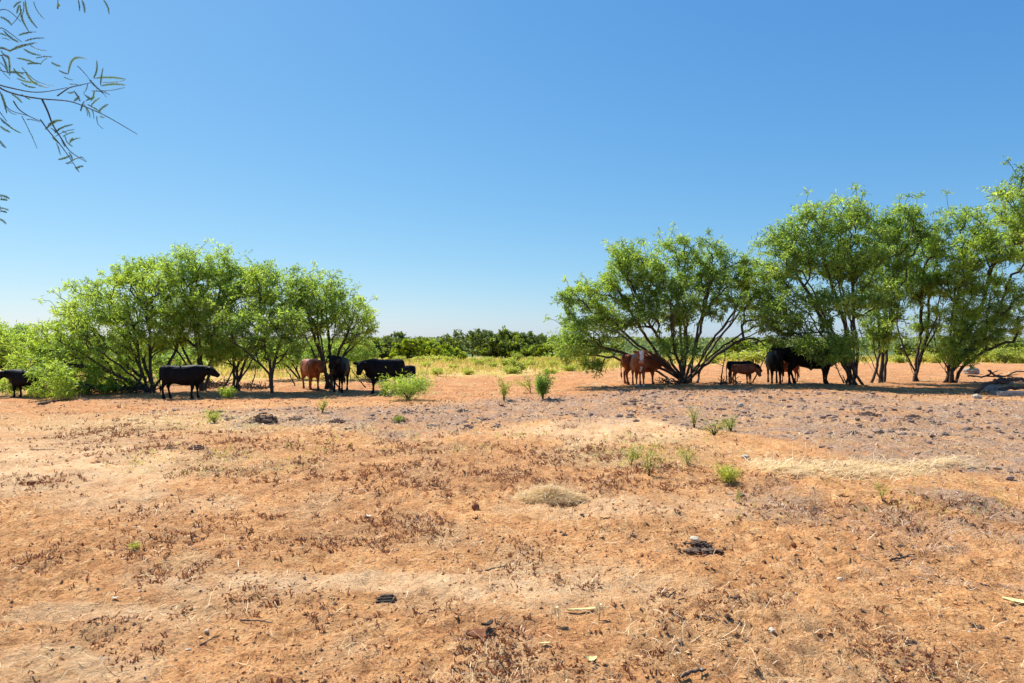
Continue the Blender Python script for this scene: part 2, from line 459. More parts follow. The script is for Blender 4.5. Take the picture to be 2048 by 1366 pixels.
# ------------------------------------------------------------------ plants
def leaf_quads(P, D, L, W, tint, rng):
    """one narrow leaf quad (a kite of 4 points) at each P pointing along D"""
    n = len(P)
    D = D / np.maximum(np.linalg.norm(D, axis=1, keepdims=True), 1e-9)
    r = rng.normal(size=(n, 3)); S = np.cross(D, r); S /= np.maximum(np.linalg.norm(S, axis=1, keepdims=True), 1e-9)
    L = L[:, None]; W = W[:, None]
    a = P; b = P + D * L * 0.45 + S * W * 0.5; c = P + D * L; d = P + D * L * 0.45 - S * W * 0.5
    V = np.stack([a, b, c, d], 1).reshape(-1, 3)
    Q = np.arange(4 * n).reshape(n, 4)
    return V, Q, tint

def grow(stems, pts, seed, bf=0.35, step=0.22, wob=0.05, stem_r=0.07, tip=0.006, mid=None):
    """tree skeleton: join every crown point to the cheapest node of what has grown so far"""
    rng = np.random.default_rng(seed)
    P = []; par = []; pl = []
    for s in stems:
        s = np.asarray(s, float)
        t = np.concatenate([[0], np.cumsum(np.linalg.norm(np.diff(s, axis=0), axis=1))])
        n = max(3, int(t[-1] / step))
        q = smooth_path(s, n)
        q[1:-1] += rng.normal(size=(n - 2, 3)) * wob * 0.35
        for i, p in enumerate(q):
            par.append(-1 if i == 0 else len(P) - 1)
            pl.append(0 if i == 0 else pl[-1] + np.linalg.norm(p - P[-1])); P.append(p)
    cap = len(P) + len(pts) * 16 + 10
    A = np.zeros((cap, 3)); A[:len(P)] = P
    PL = np.zeros(cap); PL[:len(P)] = pl
    PR = np.full(cap, -1); PR[:len(P)] = par
    n = len(P); base = A[0].copy()
    order = np.argsort(np.linalg.norm(pts - base, axis=1))
    for k in order:
        p = pts[k]
        dd = np.linalg.norm(A[:n] - p, axis=1)
        cost = dd + bf * PL[:n] + 0.35 * np.maximum(0, A[:n, 2] - p[2])
        cost = np.where(PL[:n] < 0.4, cost + 1.0, cost)
        j = int(np.argmin(cost)); L = dd[j]
        m = int(min(15, max(1, round(L / step))))
        a = A[j].copy(); last = j
        side = rng.normal(size=3) * wob * L
        for i in range(1, m + 1):
            u = i / m
            q = a + (p - a) * u + side * math.sin(math.pi * u)
            q[2] += 0.10 * L * math.sin(math.pi * u)
            A[n] = q; PR[n] = last; PL[n] = PL[last] + L / m; last = n; n += 1
    A = A[:n]; PR = PR[:n]
    cnt = np.zeros(n); kids = np.bincount(PR[PR >= 0], minlength=n)
    cnt[kids == 0] = 1
    for i in range(n - 1, -1, -1):
        if PR[i] >= 0: cnt[PR[i]] += cnt[i]
    r = tip * cnt ** 0.48
    mx = max(r[0], 1e-6)
    r = np.minimum(r, stem_r)
    idx = np.where(PR >= 0)[0]
    return A, PR, r, idx, kids

def tree(name, base, stems, blobs, label, cat='tree', group=None, puffs=60, leaves=26000, seed=1, leafL=0.15, leafW=0.034,
         puff_r=0.40, stem_r=0.055, tip=0.0082, tone=0.5, mleaf=None, bark=None, twigs=9, bf=0.35, droop=0.5, step=0.22, k=5, split_trunk=True):
    rng = np.random.default_rng(seed)
    if name == 'mesquite_tree': puffs = int(puffs * 1.25); leaves = int(leaves * (0.66 if base[0] < -3 else 0.84))
    base = Vector(base)
    b = np.array(base)
    wts = np.array([bl[6] if len(bl) > 6 else bl[3] * bl[4] for bl in blobs], float); wts /= wts.sum()
    C = []
    tries = 0
    mind = puff_r * (0.85 if base[0] < -3 else 0.72)
    while len(C) < puffs and tries < puffs * 30:
        tries += 1
        bl = blobs[rng.choice(len(blobs), p=wts)]
        u = rng.normal(size=3); u /= np.linalg.norm(u); rr = rng.uniform(0.25, 1.0) ** 0.45
        p = np.array([bl[0], bl[1], bl[2]]) + u * rr * np.array([bl[3], bl[5], bl[4]])
        if p[2] < b[2] + 0.15: continue
        if C and tries < puffs * 12 and np.min(np.linalg.norm(np.array(C) - p, axis=1)) < mind: continue
        C.append(p)
    C = np.array(C)
    # each puff is a spray of twig ends, its size and tone its own
    pr = puff_r * rng.uniform(0.45, 1.35, len(C))
    T = []; own = []
    for i, c in enumerate(C):
        q = rng.normal(size=(twigs, 3)) * pr[i] * 0.50 * np.array([1, 1, 0.8])
        T.append(c + q); own += [i] * twigs
    T = np.concatenate(T); own = np.array(own)
    if name == 'mesquite_tree':       # a few long wispy shoots break the outline
        mm = rng.random(len(T)) < 0.06
        o_ = T - np.array([b[0], b[1], b[2] + 1.0]); o_ /= np.linalg.norm(o_, axis=1, keepdims=True)
        T = T + mm[:, None] * (o_ + np.array([0, 0, .35])) * rng.uniform(.15, .5, (len(T), 1))
    T[:, 2] = np.maximum(T[:, 2], b[2] + 0.08)
    A, PR, r, idx, kids = grow(stems, T, seed, bf=bf, step=step, stem_r=stem_r, tip=tip)
    t = empty(name, base)
    tag(t, label, cat, group)
    off = np.array(base)
    thick = r[idx] > stem_r * 0.30
    for nm, mk in (('trunk', thick), ('twigs', ~thick)):
        ii = idx[mk]
        if len(ii) == 0: continue
        V, Q = seg_tubes(A[PR[ii]] - off, A[ii] - off, np.minimum(r[PR[ii]], r[ii] * 1.35), r[ii], k if nm == 'trunk' else 3)
        oo = mesh_obj(nm, V, Q, bark or M['bark'], t, smooth=True)
        if nm == 'twigs': oo['kind'] = 'stuff'
    # leaves along the last stretch of every twig
    per = leaves // len(T)
    ptone = np.clip(tone + rng.normal(size=len(C)) * 0.27, 0, 1)
    n = per * len(T)
    o2 = np.repeat(own, per)
    P = np.repeat(T, per, 0) + rng.normal(size=(n, 3)) * (pr[o2][:, None] * 0.20) * np.array([1.0, 1.0, 0.75])
    out = P - C[o2]; out /= np.maximum(np.linalg.norm(out, axis=1, keepdims=True), 1e-6)
    D = out * 0.55 + rng.normal(size=(n, 3)) * 0.55; D[:, 2] -= droop * rng.uniform(0.2, 1.4, n)
    P[:, 2] = np.maximum(P[:, 2], b[2] + 0.06)
    L = leafL * rng.uniform(0.6, 1.4, n); W = leafW * rng.uniform(0.6, 1.4, n)
    tint = np.clip(ptone[o2] + rng.normal(size=n) * 0.20, 0, 1)
    V, Q, tt = leaf_quads(P - off, D, L, W, tint, rng)
    mesh_obj('crown', V, Q, mleaf or M['leaf'], t, attrs={'tint': tt})
    return t

def px_tree(name, d, bpx, stems, blobs, label, dz=0.0, extra=1, **kw):
    """helper that takes stems and crown lobes measured off the photograph at distance d and turns them into metres"""
    x = (bpx - 1024) / F * d
    base = Vector((x, d, H(x, d) - 0.03))
    S = []
    for s in stems:
        q = [np.array(base) + np.array([RNG.uniform(-0.12, 0.12), RNG.uniform(-0.12, 0.12), 0])]
        for (px, py, dy) in s: q.append(np.array(at(px, py, d) + Vector((0, dy, 0))))
        S.append(q)
        for rep in range(extra):
            j = np.array([RNG.normal() * .30, RNG.normal() * .35, RNG.normal() * .18])
            b0 = q[0] + np.array([RNG.normal() * .30, RNG.normal() * .25, 0])
            S.append([b0] + [p + j * (0.35 + 0.9 * (k + 1) / len(s)) for k, p in enumerate(q[1:])])
    B = []
    for bl_ in blobs:
        cx, cy, rx, ry, rz, dy = bl_[:6]
        c = at(cx, cy, d); B.append((c.x, c.y + dy, c.z, rx / F * d, ry / F * d, rz, (bl_[6] if len(bl_) > 6 else rx * ry)))
    return tree(name, base, S, B, label, **kw)

GL = 'mesquite trees of the left clump'
GR = 'mesquite trees of the right clump'

def mesquites():
    # ---- left clump
    px_tree('mesquite_tree', 25.5, 305, [[(290, 745, 0.2), (262, 690, 0.4), (235, 640, 0.4)], [(270, 760, -0.3), (215, 735, -0.6), (160, 730, -0.9), (110, 745, -1.0)],
        [(300, 740, 0), (300, 660, 0), (285, 590, 0)], [(320, 745, 0.3), (345, 680, 0.6), (350, 610, 0.8)], [(280, 750, -0.5), (230, 700, -1.0), (190, 665, -1.2)]],
        [(180, 625, 70, 55, 1.3, 0), (235, 580, 60, 45, 1.3, 0.2), (290, 560, 60, 50, 1.3, 0), (215, 670, 90, 50, 1.5, -0.3), (130, 720, 70, 50, 1.2, -0.8), (95, 762, 38, 30, 0.8, -1.1, 3600), (203, 752, 40, 34, 0.6, -3.0, 3000), (150, 770, 60, 24, 0.8, -1.0, 3200), (235, 765, 60, 22, 0.9, 0, 2000),
         (170, 745, 70, 42, 1.0, -0.7), (300, 650, 80, 60, 1.4, 0.4), (130, 665, 45, 40, 0.9, -0.2), (255, 740, 45, 30, 0.8, 0.2)],
        'wide yellow-green mesquite at left end of left clump, boughs sweeping to ground', puffs=165, leaves=66000, seed=11, tone=0.85, group=GL)
    px_tree('mesquite_tree', 26.5, 405, [[(400, 735, 0), (385, 660, 0.2), (375, 590, 0.2), (385, 540, 0)], [(415, 730, 0.2), (430, 650, 0), (440, 575, 0)], [(395, 745, -0.2), (350, 690, 0.5), (330, 600, 0.5)]],
        [(280, 535, 22, 30, 0.7, 0), (320, 545, 30, 28, 0.8, 0), (370, 532, 32, 34, 0.9, 0), (395, 560, 45, 40, 0.9, 0), (440, 530, 35, 32, 0.9, 0.2), (470, 570, 40, 35, 1.0, 0.2), (420, 610, 50, 40, 1.1, -0.4), (365, 650, 60, 50, 1.2, 0), (440, 680, 45, 36, 1.0, -0.5), (350, 590, 40, 35, 1.0, 0.2)],
        'tallest mesquite of left clump, dark forked trunk behind the black cow', puffs=88, leaves=38000, seed=12, tone=0.62, group=GL)
    px_tree('mesquite_tree', 26.2, 470, [[(480, 745, 0), (500, 705, 0), (520, 650, 0), (520, 590, 0)], [(465, 740, 0.2), (455, 680, 0.3), (460, 600, 0.2)], [(475, 740, 0), (530, 690, 0.3), (575, 640, 0.5)]],
        [(520, 565, 42, 36, 0.9, 0), (560, 560, 30, 26, 0.8, 0.2), (490, 610, 50, 40, 1.0, -0.2), (440, 640, 45, 36, 1.0, -0.2), (540, 620, 40, 35, 0.9, 0.3), (480, 560, 32, 36, 0.9, 0.2), (590, 585, 30, 26, 0.8, 0.4), (460, 700, 36, 24, 0.7, -0.3)],
        'leaning mesquite in middle of left clump, trunk bending up to the right', puffs=66, leaves=29000, seed=13, tone=0.58, group=GL)
    px_tree('mesquite_tree', 24.6, 545, [[(543, 755, 0), (538, 720, 0), (528, 680, 0), (520, 640, 0)], [(543, 740, 0), (556, 700, 0), (566, 650, 0.2)], [(540, 745, 0), (515, 720, -0.2), (490, 695, -0.3)]],
        [(530, 640, 50, 30, 0.9, 0), (500, 670, 42, 28, 0.9, 0), (575, 650, 36, 30, 0.8, 0.2), (470, 650, 36, 28, 0.8, 0), (545, 690, 45, 20, 0.7, 0), (600, 690, 30, 22, 0.6, 0.3)],
        'small single-trunk mesquite standing left of the brown cow', puffs=34, leaves=11500, seed=14, tone=0.50, stem_r=0.075, tip=0.008, twigs=8, extra=0, group=GL)
    px_tree('mesquite_tree', 27.0, 657, [[(645, 725, 0), (632, 685, 0), (618, 640, 0), (605, 600, 0)], [(660, 720, 0), (655, 670, 0.2), (648, 610, 0.2)], [(668, 725, 0), (690, 680, 0), (705, 640, 0), (712, 610, 0)],
        [(650, 730, -0.2), (640, 670, -0.4), (640, 620, -0.3)], [(672, 735, 0.2), (685, 700, 0.5), (720, 665, 0.4)]],
        [(640, 585, 42, 36, 1.0, 0), (600, 620, 34, 32, 0.9, 0), (680, 600, 38, 28, 0.9, 0), (715, 625, 34, 28, 0.9, 0), (740, 645, 22, 20, 0.6, 0), (650, 640, 60, 30, 1.1, 0.1), (612, 575, 26, 20, 0.6, 0.2), (700, 668, 38, 18, 0.6, 0.3), (600, 660, 30, 20, 0.7, 0.1)],
        'many-stemmed mesquite at right end of left clump, beside the brown cow', puffs=62, leaves=24000, seed=15, tone=0.55, tip=0.0085, group=GL)
    px_tree('mesquite_tree', 33, 30, [[(25, 730, 0), (10, 690, 0)], [(40, 735, 0), (55, 690, 0)], [(30, 735, 0), (90, 700, 0)]],
        [(10, 680, 50, 30, 1.3, 0), (60, 675, 40, 24, 1.2, 0), (100, 690, 34, 24, 1.0, 0), (30, 715, 55, 20, 1.0, 0), (-40, 670, 50, 40, 1.5, 0)],
        'low bushy mesquite at left edge behind the far left black cow', puffs=70, leaves=24000, seed=16, tone=0.8, leafW=0.04, group=GL)
    px_tree('mesquite_tree', 31, 215, [[(215, 740, 0), (190, 700, 0)], [(225, 740, 0), (250, 700, 0)]],
        [(230, 715, 90, 36, 1.3, 0), (330, 720, 70, 30, 1.2, 0), (150, 720, 50, 30, 1.2, 0)],
        'shaded low mesquite filling the back of the left clump', puffs=60, leaves=20000, seed=17, tone=0.35, leafW=0.04, group=GL)
    px_tree('mesquite_tree', 34, 600, [[(590, 735, 0), (560, 700, 0)], [(610, 735, 0), (640, 705, 0)]],
        [(560, 705, 50, 22, 1.3, 0), (640, 705, 70, 24, 1.3, 0), (700, 700, 50, 22, 1.3, 0)],
        'low mesquite in the field seen between the trunks above the brown cow', puffs=60, leaves=18000, seed=18, tone=0.45, leafW=0.04, group=GL)
    # ---- right clump
    px_tree('mesquite_tree', 26.5, 1370, [[(1345, 740, -0.2), (1310, 715, -0.5), (1260, 685, -0.8), (1215, 640, -1.0)], [(1350, 735, 0), (1325, 690, 0), (1290, 630, 0), (1262, 565, 0)],
        [(1368, 720, 0.2), (1365, 660, 0.2), (1355, 590, 0.2), (1360, 520, 0.2)], [(1385, 720, 0), (1400, 660, 0), (1415, 590, 0), (1425, 520, 0)], [(1400, 730, 0.2), (1430, 680, 0.3), (1480, 620, 0.5), (1500, 560, 0.5)],
        [(1400, 735, -0.2), (1440, 700, -0.4), (1500, 665, -0.6), (1560, 655, -0.6)], [(1350, 750, 0.3), (1290, 720, 0.4), (1230, 700, 0.2), (1170, 690, 0)], [(1360, 740, -0.3), (1335, 690, -0.8), (1330, 620, -1.0), (1310, 560, -1.0)],
        [(1390, 745, -0.3), (1400, 690, -0.8), (1450, 640, -1.1), (1460, 570, -1.0)], [(1355, 755, -0.2), (1325, 735, -0.2), (1305, 725, 0)]],
        [(1240, 505, 26, 22, 0.6, 0), (1270, 540, 48, 36, 1.0, 0), (1355, 505, 34, 36, 0.9, 0), (1310, 560, 46, 36, 1.1, -0.3), (1420, 510, 28, 30, 0.8, 0.2), (1460, 545, 40, 36, 1.0, 0), (1395, 560, 45, 36, 1.1, 0),
         (1510, 555, 40, 30, 1.0, 0.3), (1205, 575, 38, 28, 0.9, 0), (1150, 600, 48, 26, 1.0, 0), (1190, 650, 62, 34, 1.1, -0.3), (1150, 690, 40, 26, 0.9, -0.4), (1172, 722, 26, 16, 0.6, -0.5), (1240, 620, 50, 36, 1.1, 0),
         (1330, 620, 50, 34, 1.1, -0.8), (1425, 610, 50, 32, 1.1, -0.8), (1520, 610, 40, 34, 1.0, 0.2), (1560, 640, 30, 20, 0.8, 0), (1340, 690, 40, 24, 0.5, -0.7), (1545, 690, 26, 14, 0.6, 0)],
        'broad fan-shaped mesquite with many dark stems spreading over the red cows', puffs=185, leaves=76000, seed=21, tone=0.40, stem_r=0.056, tip=0.0085, bf=0.42, group=GR)
    px_tree('mesquite_tree', 25.0, 1708, [[(1690, 725, 0), (1660, 680, -0.2), (1620, 610, -0.3), (1590, 540, 0)], [(1700, 715, 0.1), (1690, 640, 0), (1660, 560, 0), (1640, 480, 0)], [(1718, 720, 0), (1712, 640, 0.2), (1710, 560, 0.2), (1700, 470, 0)],
        [(1690, 745, -0.2), (1660, 705, -0.5), (1625, 670, -0.7)]],
        [(1570, 480, 34, 32, 0.9, 0), (1560, 530, 36, 34, 0.9, 0), (1620, 445, 40, 32, 1.0, 0), (1680, 440, 44, 34, 1.0, 0), (1650, 510, 60, 42, 1.3, 0), (1590, 580, 48, 38, 1.1, 0), (1560, 635, 36, 28, 0.9, 0.2), (1720, 510, 44, 46, 1.1, 0.1),
         (1640, 620, 50, 32, 1.0, -0.5), (1655, 695, 42, 28, 0.6, -0.8, 2200), (1610, 690, 36, 26, 0.5, -0.7, 1800), (1580, 660, 34, 26, 0.8, 0.3, 1200), (1720, 590, 40, 36, 0.9, -0.4)],
        'tall mesquite with twin dark trunks in front of the large black cow', puffs=125, leaves=52000, seed=22, tone=0.36, stem_r=0.058, group=GR)
    px_tree('mesquite_tree', 26.5, 1762, [[(1752, 715, 0), (1742, 650, 0), (1745, 570, 0)], [(1765, 710, 0), (1770, 640, 0), (1775, 560, 0), (1780, 480, 0)], [(1772, 715, 0.2), (1790, 650, 0.2), (1800, 580, 0.2)], [(1745, 725, 0), (1725, 680, 0), (1715, 640, 0)]],
        [(1745, 450, 36, 32, 0.9, 0), (1805, 440, 30, 36, 0.9, 0), (1780, 510, 42, 46, 1.1, 0), (1760, 580, 42, 36, 1.0, -0.3), (1750, 650, 38, 34, 0.7, -0.5, 1700), (1820, 480, 30, 34, 0.9, 0.2), (1815, 420, 13, 22, 0.4, 0)],
        'slender-stemmed mesquite right of the tall one, pointed leafy top', puffs=62, leaves=27000, seed=23, tone=0.40, stem_r=0.055, group=GR)
    px_tree('mesquite_tree', 27.5, 1830, [[(1815, 720, 0), (1800, 690, 0), (1785, 655, 0), (1790, 600, 0)], [(1835, 715, 0.1), (1845, 670, 0.1), (1842, 600, 0), (1850, 530, 0)], [(1838, 705, 0), (1870, 650, 0), (1880, 590, 0)]],
        [(1850, 500, 30, 36, 0.9, 0), (1870, 470, 22, 24, 0.7, 0), (1840, 570, 36, 38, 1.0, 0), (1850, 650, 26, 22, .6, .3), (1880, 560, 26, 40, 0.9, 0.2), (1810, 560, 26, 34, 0.8, 0.2), (1880, 500, 24, 26, 0.7, 0.2)],
        'thin dark-crowned mesquite with V-shaped trunk', puffs=48, leaves=19000, seed=24, tone=0.34, stem_r=0.06, group=GR)
    px_tree('mesquite_tree', 26.0, 1905, [[(1890, 730, 0), (1872, 700, 0), (1865, 650, 0), (1900, 590, 0)], [(1905, 720, 0), (1915, 660, 0.2), (1925, 590, 0.2), (1940, 500, 0.2)], [(1918, 735, 0), (1960, 700, -0.3), (2010, 680, -0.6), (2080, 680, -0.8)],
        [(1895, 735, -0.2), (1915, 700, -0.4), (1960, 660, -0.5), (2020, 600, -0.3)], [(1900, 730, 0.2), (1935, 690, 0.4), (1980, 620, 0.5), (2000, 540, 0.5)]],
        [(1930, 450, 36, 28, 1.0, 0), (1960, 500, 50, 42, 1.2, 0), (1920, 545, 36, 38, 1.0, 0), (2010, 460, 44, 36, 1.1, 0.2), (2040, 540, 50, 50, 1.3, 0), (1970, 590, 60, 38, 1.2, -0.2), (1905, 620, 34, 26, 0.8, -0.2), (1895, 695, 34, 30, 0.6, -0.5, 2000), (1935, 665, 44, 30, 0.7, -0.5, 2200), (1985, 650, 44, 26, .8, -.2, 1400), (2050, 620, 50, 36, 1.2, 0),
         (2090, 470, 50, 50, 1.3, 0.2)],
        'sprawling pale green mesquite at right end, low bough reaching right', puffs=112, leaves=46000, seed=25, tone=0.52, stem_r=0.062, group=GR)
    px_tree('mesquite_tree', 22.0, 2190, [[(2180, 700, 0), (2150, 600, 0), (2100, 500, 0), (2050, 420, 0)], [(2200, 700, 0), (2210, 560, 0), (2180, 430, 0)]],
        [(2035, 385, 32, 26, 0.8, 0), (2060, 350, 24, 16, 0.6, 0), (2100, 400, 60, 60, 1.2, 0), (2060, 440, 50, 36, 1.0, 0.2), (2180, 420, 80, 90, 1.5, 0), (2230, 560, 80, 70, 1.5, 0)],
        'tall mesquite cut by right edge of the picture, its top above the rest', puffs=72, leaves=26000, seed=26, tone=0.5, stem_r=0.12, group=GR)
mesquites()

# ---- bushes and seedlings
def bush(name, loc, wid, hgt, label, seed, cat='bush', leaves=900, tone=0.6, group=None, m=None, leafL=0.09, leafW=0.02, n=9, lean=(0, 0), link=True, droop=0.3, stemr=0.012):
    rng = np.random.default_rng(seed)
    stems = []; tips = []
    for i in range(n):
        a = rng.uniform(0, 2 * np.pi); rr = wid * 0.5 * rng.uniform(0.2, 1.0) ** 0.7
        tp = np.array([math.cos(a) * rr + lean[0], math.sin(a) * rr * 0.9 + lean[1], hgt * rng.uniform(0.6, 1.0) * (1 - 0.25 * rr / (wid * 0.5))])
        mid = tp * np.array([0.35, 0.35, 0.55]) + rng.normal(size=3) * 0.03 * wid
        stems.append(smooth_path([(0, 0, -0.03), mid, tp], 8)); tips.append(tp)
    P0 = np.concatenate([s[:-1] for s in stems]); P1 = np.concatenate([s[1:] for s in stems])
    rr = np.concatenate([np.linspace(stemr, stemr * 0.25, 7) for _ in stems])
    V, Q = seg_tubes(P0, P1, rr, rr * 0.9, 3)
    t = empty(name, loc); tag(t, label, cat, group)
    mesh_obj('stem', V, Q, M['bark'], t)
    per = leaves // n; P = []; D = []; tt = []
    for s in stems:
        u = rng.uniform(0.25, 1.0, per) ** 0.8 * 7
        q = np.stack([np.interp(u, np.arange(8), s[:, i]) for i in range(3)], 1)
        P.append(q + rng.normal(size=(per, 3)) * wid * 0.085)
        d = rng.normal(size=(per, 3)); d[:, 2] += 0.4 - droop; d[:, :2] += (s[-1, :2] * 0.8 / max(wid, 0.1))
        D.append(d); tt.append(np.full(per, tone + rng.normal() * 0.15))
    P = np.concatenate(P); D = np.concatenate(D); tt = np.clip(np.concatenate(tt) + rng.normal(size=len(P)) * 0.15, 0, 1)
    P[:, 2] = np.maximum(P[:, 2], 0.01)
    V, Q, tt = leaf_quads(P, D, leafL * rng.uniform(0.6, 1.4, len(P)), leafW * rng.uniform(0.6, 1.4, len(P)), tt, rng)
    mesh_obj('foliage', V, Q, m or M['weed_green'], t, attrs={'tint': tt})
    return t

def copy_tree(o, parent=None):
    c = o.copy(); COL.objects.link(c); c.parent = parent
    for ch in o.children: copy_tree(ch, c)
    return c

def near_bushes():
    g = 'young plants on the bare ground in front of the trees'
    def b(px, py, w_, h_, label, **kw):
        d = ground(px, py); s = d.y / F
        return bush(kw.pop('name', 'seedling'), d, w_ * s, h_ * s, label, cat=kw.pop('cat', 'plant'), group=g, **kw)
    b(1085, 800, 46, 60, 'dark green mesquite seedling in the gap, its shadow falling right', seed=31, leaves=1700, tone=0.25, m=M['leaf'], n=12, leafL=0.12, leafW=0.022, name='mesquite_seedling')
    b(1062, 785, 40, 46, 'wispy yellow-green twig plant leaning left against the dark seedling', seed=32, leaves=380, tone=0.6, n=6, lean=(-0.35, 0))
    b(1008, 803, 34, 66, 'sparse yellowish weed left of the dark seedling', seed=33, leaves=420, tone=0.75, n=7)
    b(816, 800, 100, 58, 'feathery light green bush in front of the black calf', seed=34, leaves=2300, tone=0.65, m=M['leaf'], n=17, leafL=0.11, leafW=0.022, lean=(0, 0), name='green_bush', cat='bush')
    b(770, 792, 40, 40, 'small fern-like green shoot beside the black cow\'s legs', seed=35, leaves=600, tone=0.6, m=M['leaf'], n=9)
    b(845, 780, 50, 26, 'dark twiggy shrub touching the feathery bush on its right', seed=36, leaves=700, tone=0.3, m=M['leaf'], n=12, name='green_bush', cat='bush')
    b(458, 797, 40, 26, 'low green sprig right of the black cow\'s front feet', seed=37, leaves=700, tone=0.7, m=M['leaf'], n=9)
    b(1388, 856, 40, 56, 'light green feathery sprout at left of its cluster on the grey mulch', seed=38, leaves=300, tone=0.6, n=7, leafL=0.05, leafW=0.010)
    b(1428, 866, 76, 32, 'low spreading green sprout in middle of the mulch cluster', seed=39, leaves=300, tone=0.55, n=9, leafL=0.05, leafW=0.012)
    b(1462, 862, 48, 34, 'small green sprout at right of the mulch cluster', seed=40, leaves=320, tone=0.45, n=6, leafL=0.05, leafW=0.012)
    b(1298, 952, 62, 84, 'tall thin green weed growing in the brown weed patch', seed=41, leaves=520, tone=0.4, n=7, leafL=0.035, leafW=0.008, stemr=0.005)
    b(1262, 928, 70, 56, 'loose pale green weed behind the tall thin one', seed=42, leaves=420, tone=0.45, n=7, leafL=0.04, leafW=0.008, stemr=0.005)
    b(1375, 932, 66, 36, 'wide pale green weed right of the tall thin one', seed=43, leaves=420, tone=0.45, n=8, leafL=0.035, leafW=0.008, stemr=0.005)
    b(1455, 968, 56, 34, 'rounded yellow-green tuft at left end of the straw row', seed=44, leaves=1500, tone=0.95, n=16, leafL=0.05, leafW=0.007, stemr=0.004, name='grass_tuft')
    b(430, 845, 50, 28, 'pale grassy weed beside the dark block', seed=45, leaves=500, tone=0.6, n=9, leafL=0.07, leafW=0.012)
    b(645, 826, 26, 36, 'slim pale weed in front of the left clump', seed=46, leaves=240, tone=0.6, n=5, leafL=0.06, leafW=0.012)
    b(798, 846, 26, 18, 'grey-green weed growing on a mulch clump', seed=47, leaves=300, tone=0.2, n=6, leafL=0.05, leafW=0.012)
    b(1480, 1010, 14, 46, 'single upright green stalk below the yellow-green tuft', seed=48, leaves=60, tone=0.5, n=3, leafL=0.04, leafW=0.008, stemr=0.004)
    b(1765, 1005, 34, 44, 'thin stalk with small leaves below the straw row', seed=49, leaves=110, tone=0.5, n=4, leafL=0.035, leafW=0.009, stemr=0.004)
    b(1035, 745, 40, 30, 'pale green shrub at the edge of the bare dirt in the gap', seed=50, leaves=800, tone=0.5, n=9, leafL=0.2, leafW=0.05, name='green_bush', cat='bush')
    b(268, 1100, 24, 12, 'tiny yellow-green tuft in the lower left dirt', seed=51, leaves=160, tone=0.9, n=8, leafL=0.03, leafW=0.006, stemr=0.003)
    # two wilting seedlings by the yellow stalk: drooping strap leaves
    for (px, py, h_, lab, sd) in ((1110, 1250, 34, 'wilting seedling with drooping leaves left of the yellow stalk', 61), (1198, 1240, 30, 'wilting seedling growing over the right end of the yellow stalk', 62)):
        g0 = ground(px, py); s = g0.y / F; hh = h_ * s; rng = np.random.default_rng(sd)
        t = empty('wilting_seedling', g0); tag(t, lab, 'plant', g)
        v, f = poly_tube(smooth_path([(0, 0, -0.01), (0.004, 0, hh * 0.6), (0, 0, hh)], 6), np.linspace(0.003, 0.002, 6), 4)
        mesh_obj('stem', v, f, M['sprig'], t)
        for k in range(9):
            a = k * 0.7 + rng.uniform(-0.2, 0.2); ca, sa = math.cos(a), math.sin(a); wd = 0.007; rr = rng.uniform(0.03, 0.05)
            pts = [(0, hh), (rr * 0.5, hh * 1.12), (rr * 0.9, hh * 0.8), (rr, hh * rng.uniform(0.1, 0.4))]
            V = []
            for i, (r_, z_) in enumerate(pts):
                ww = wd * (0.5, 1, 0.9, 0.1)[i]
                V += [(ca * r_ - sa * ww, sa * r_ + ca * ww, z_), (ca * r_ + sa * ww, sa * r_ - ca * ww, z_)]
            Q = np.array([(2 * i, 2 * i + 1, 2 * i + 3, 2 * i + 2) for i in range(3)])
            mesh_obj('leaf', V, Q, M['straw'], t, attrs={'tint': np.full(len(V), rng.uniform(0, 0.4))})
near_bushes()

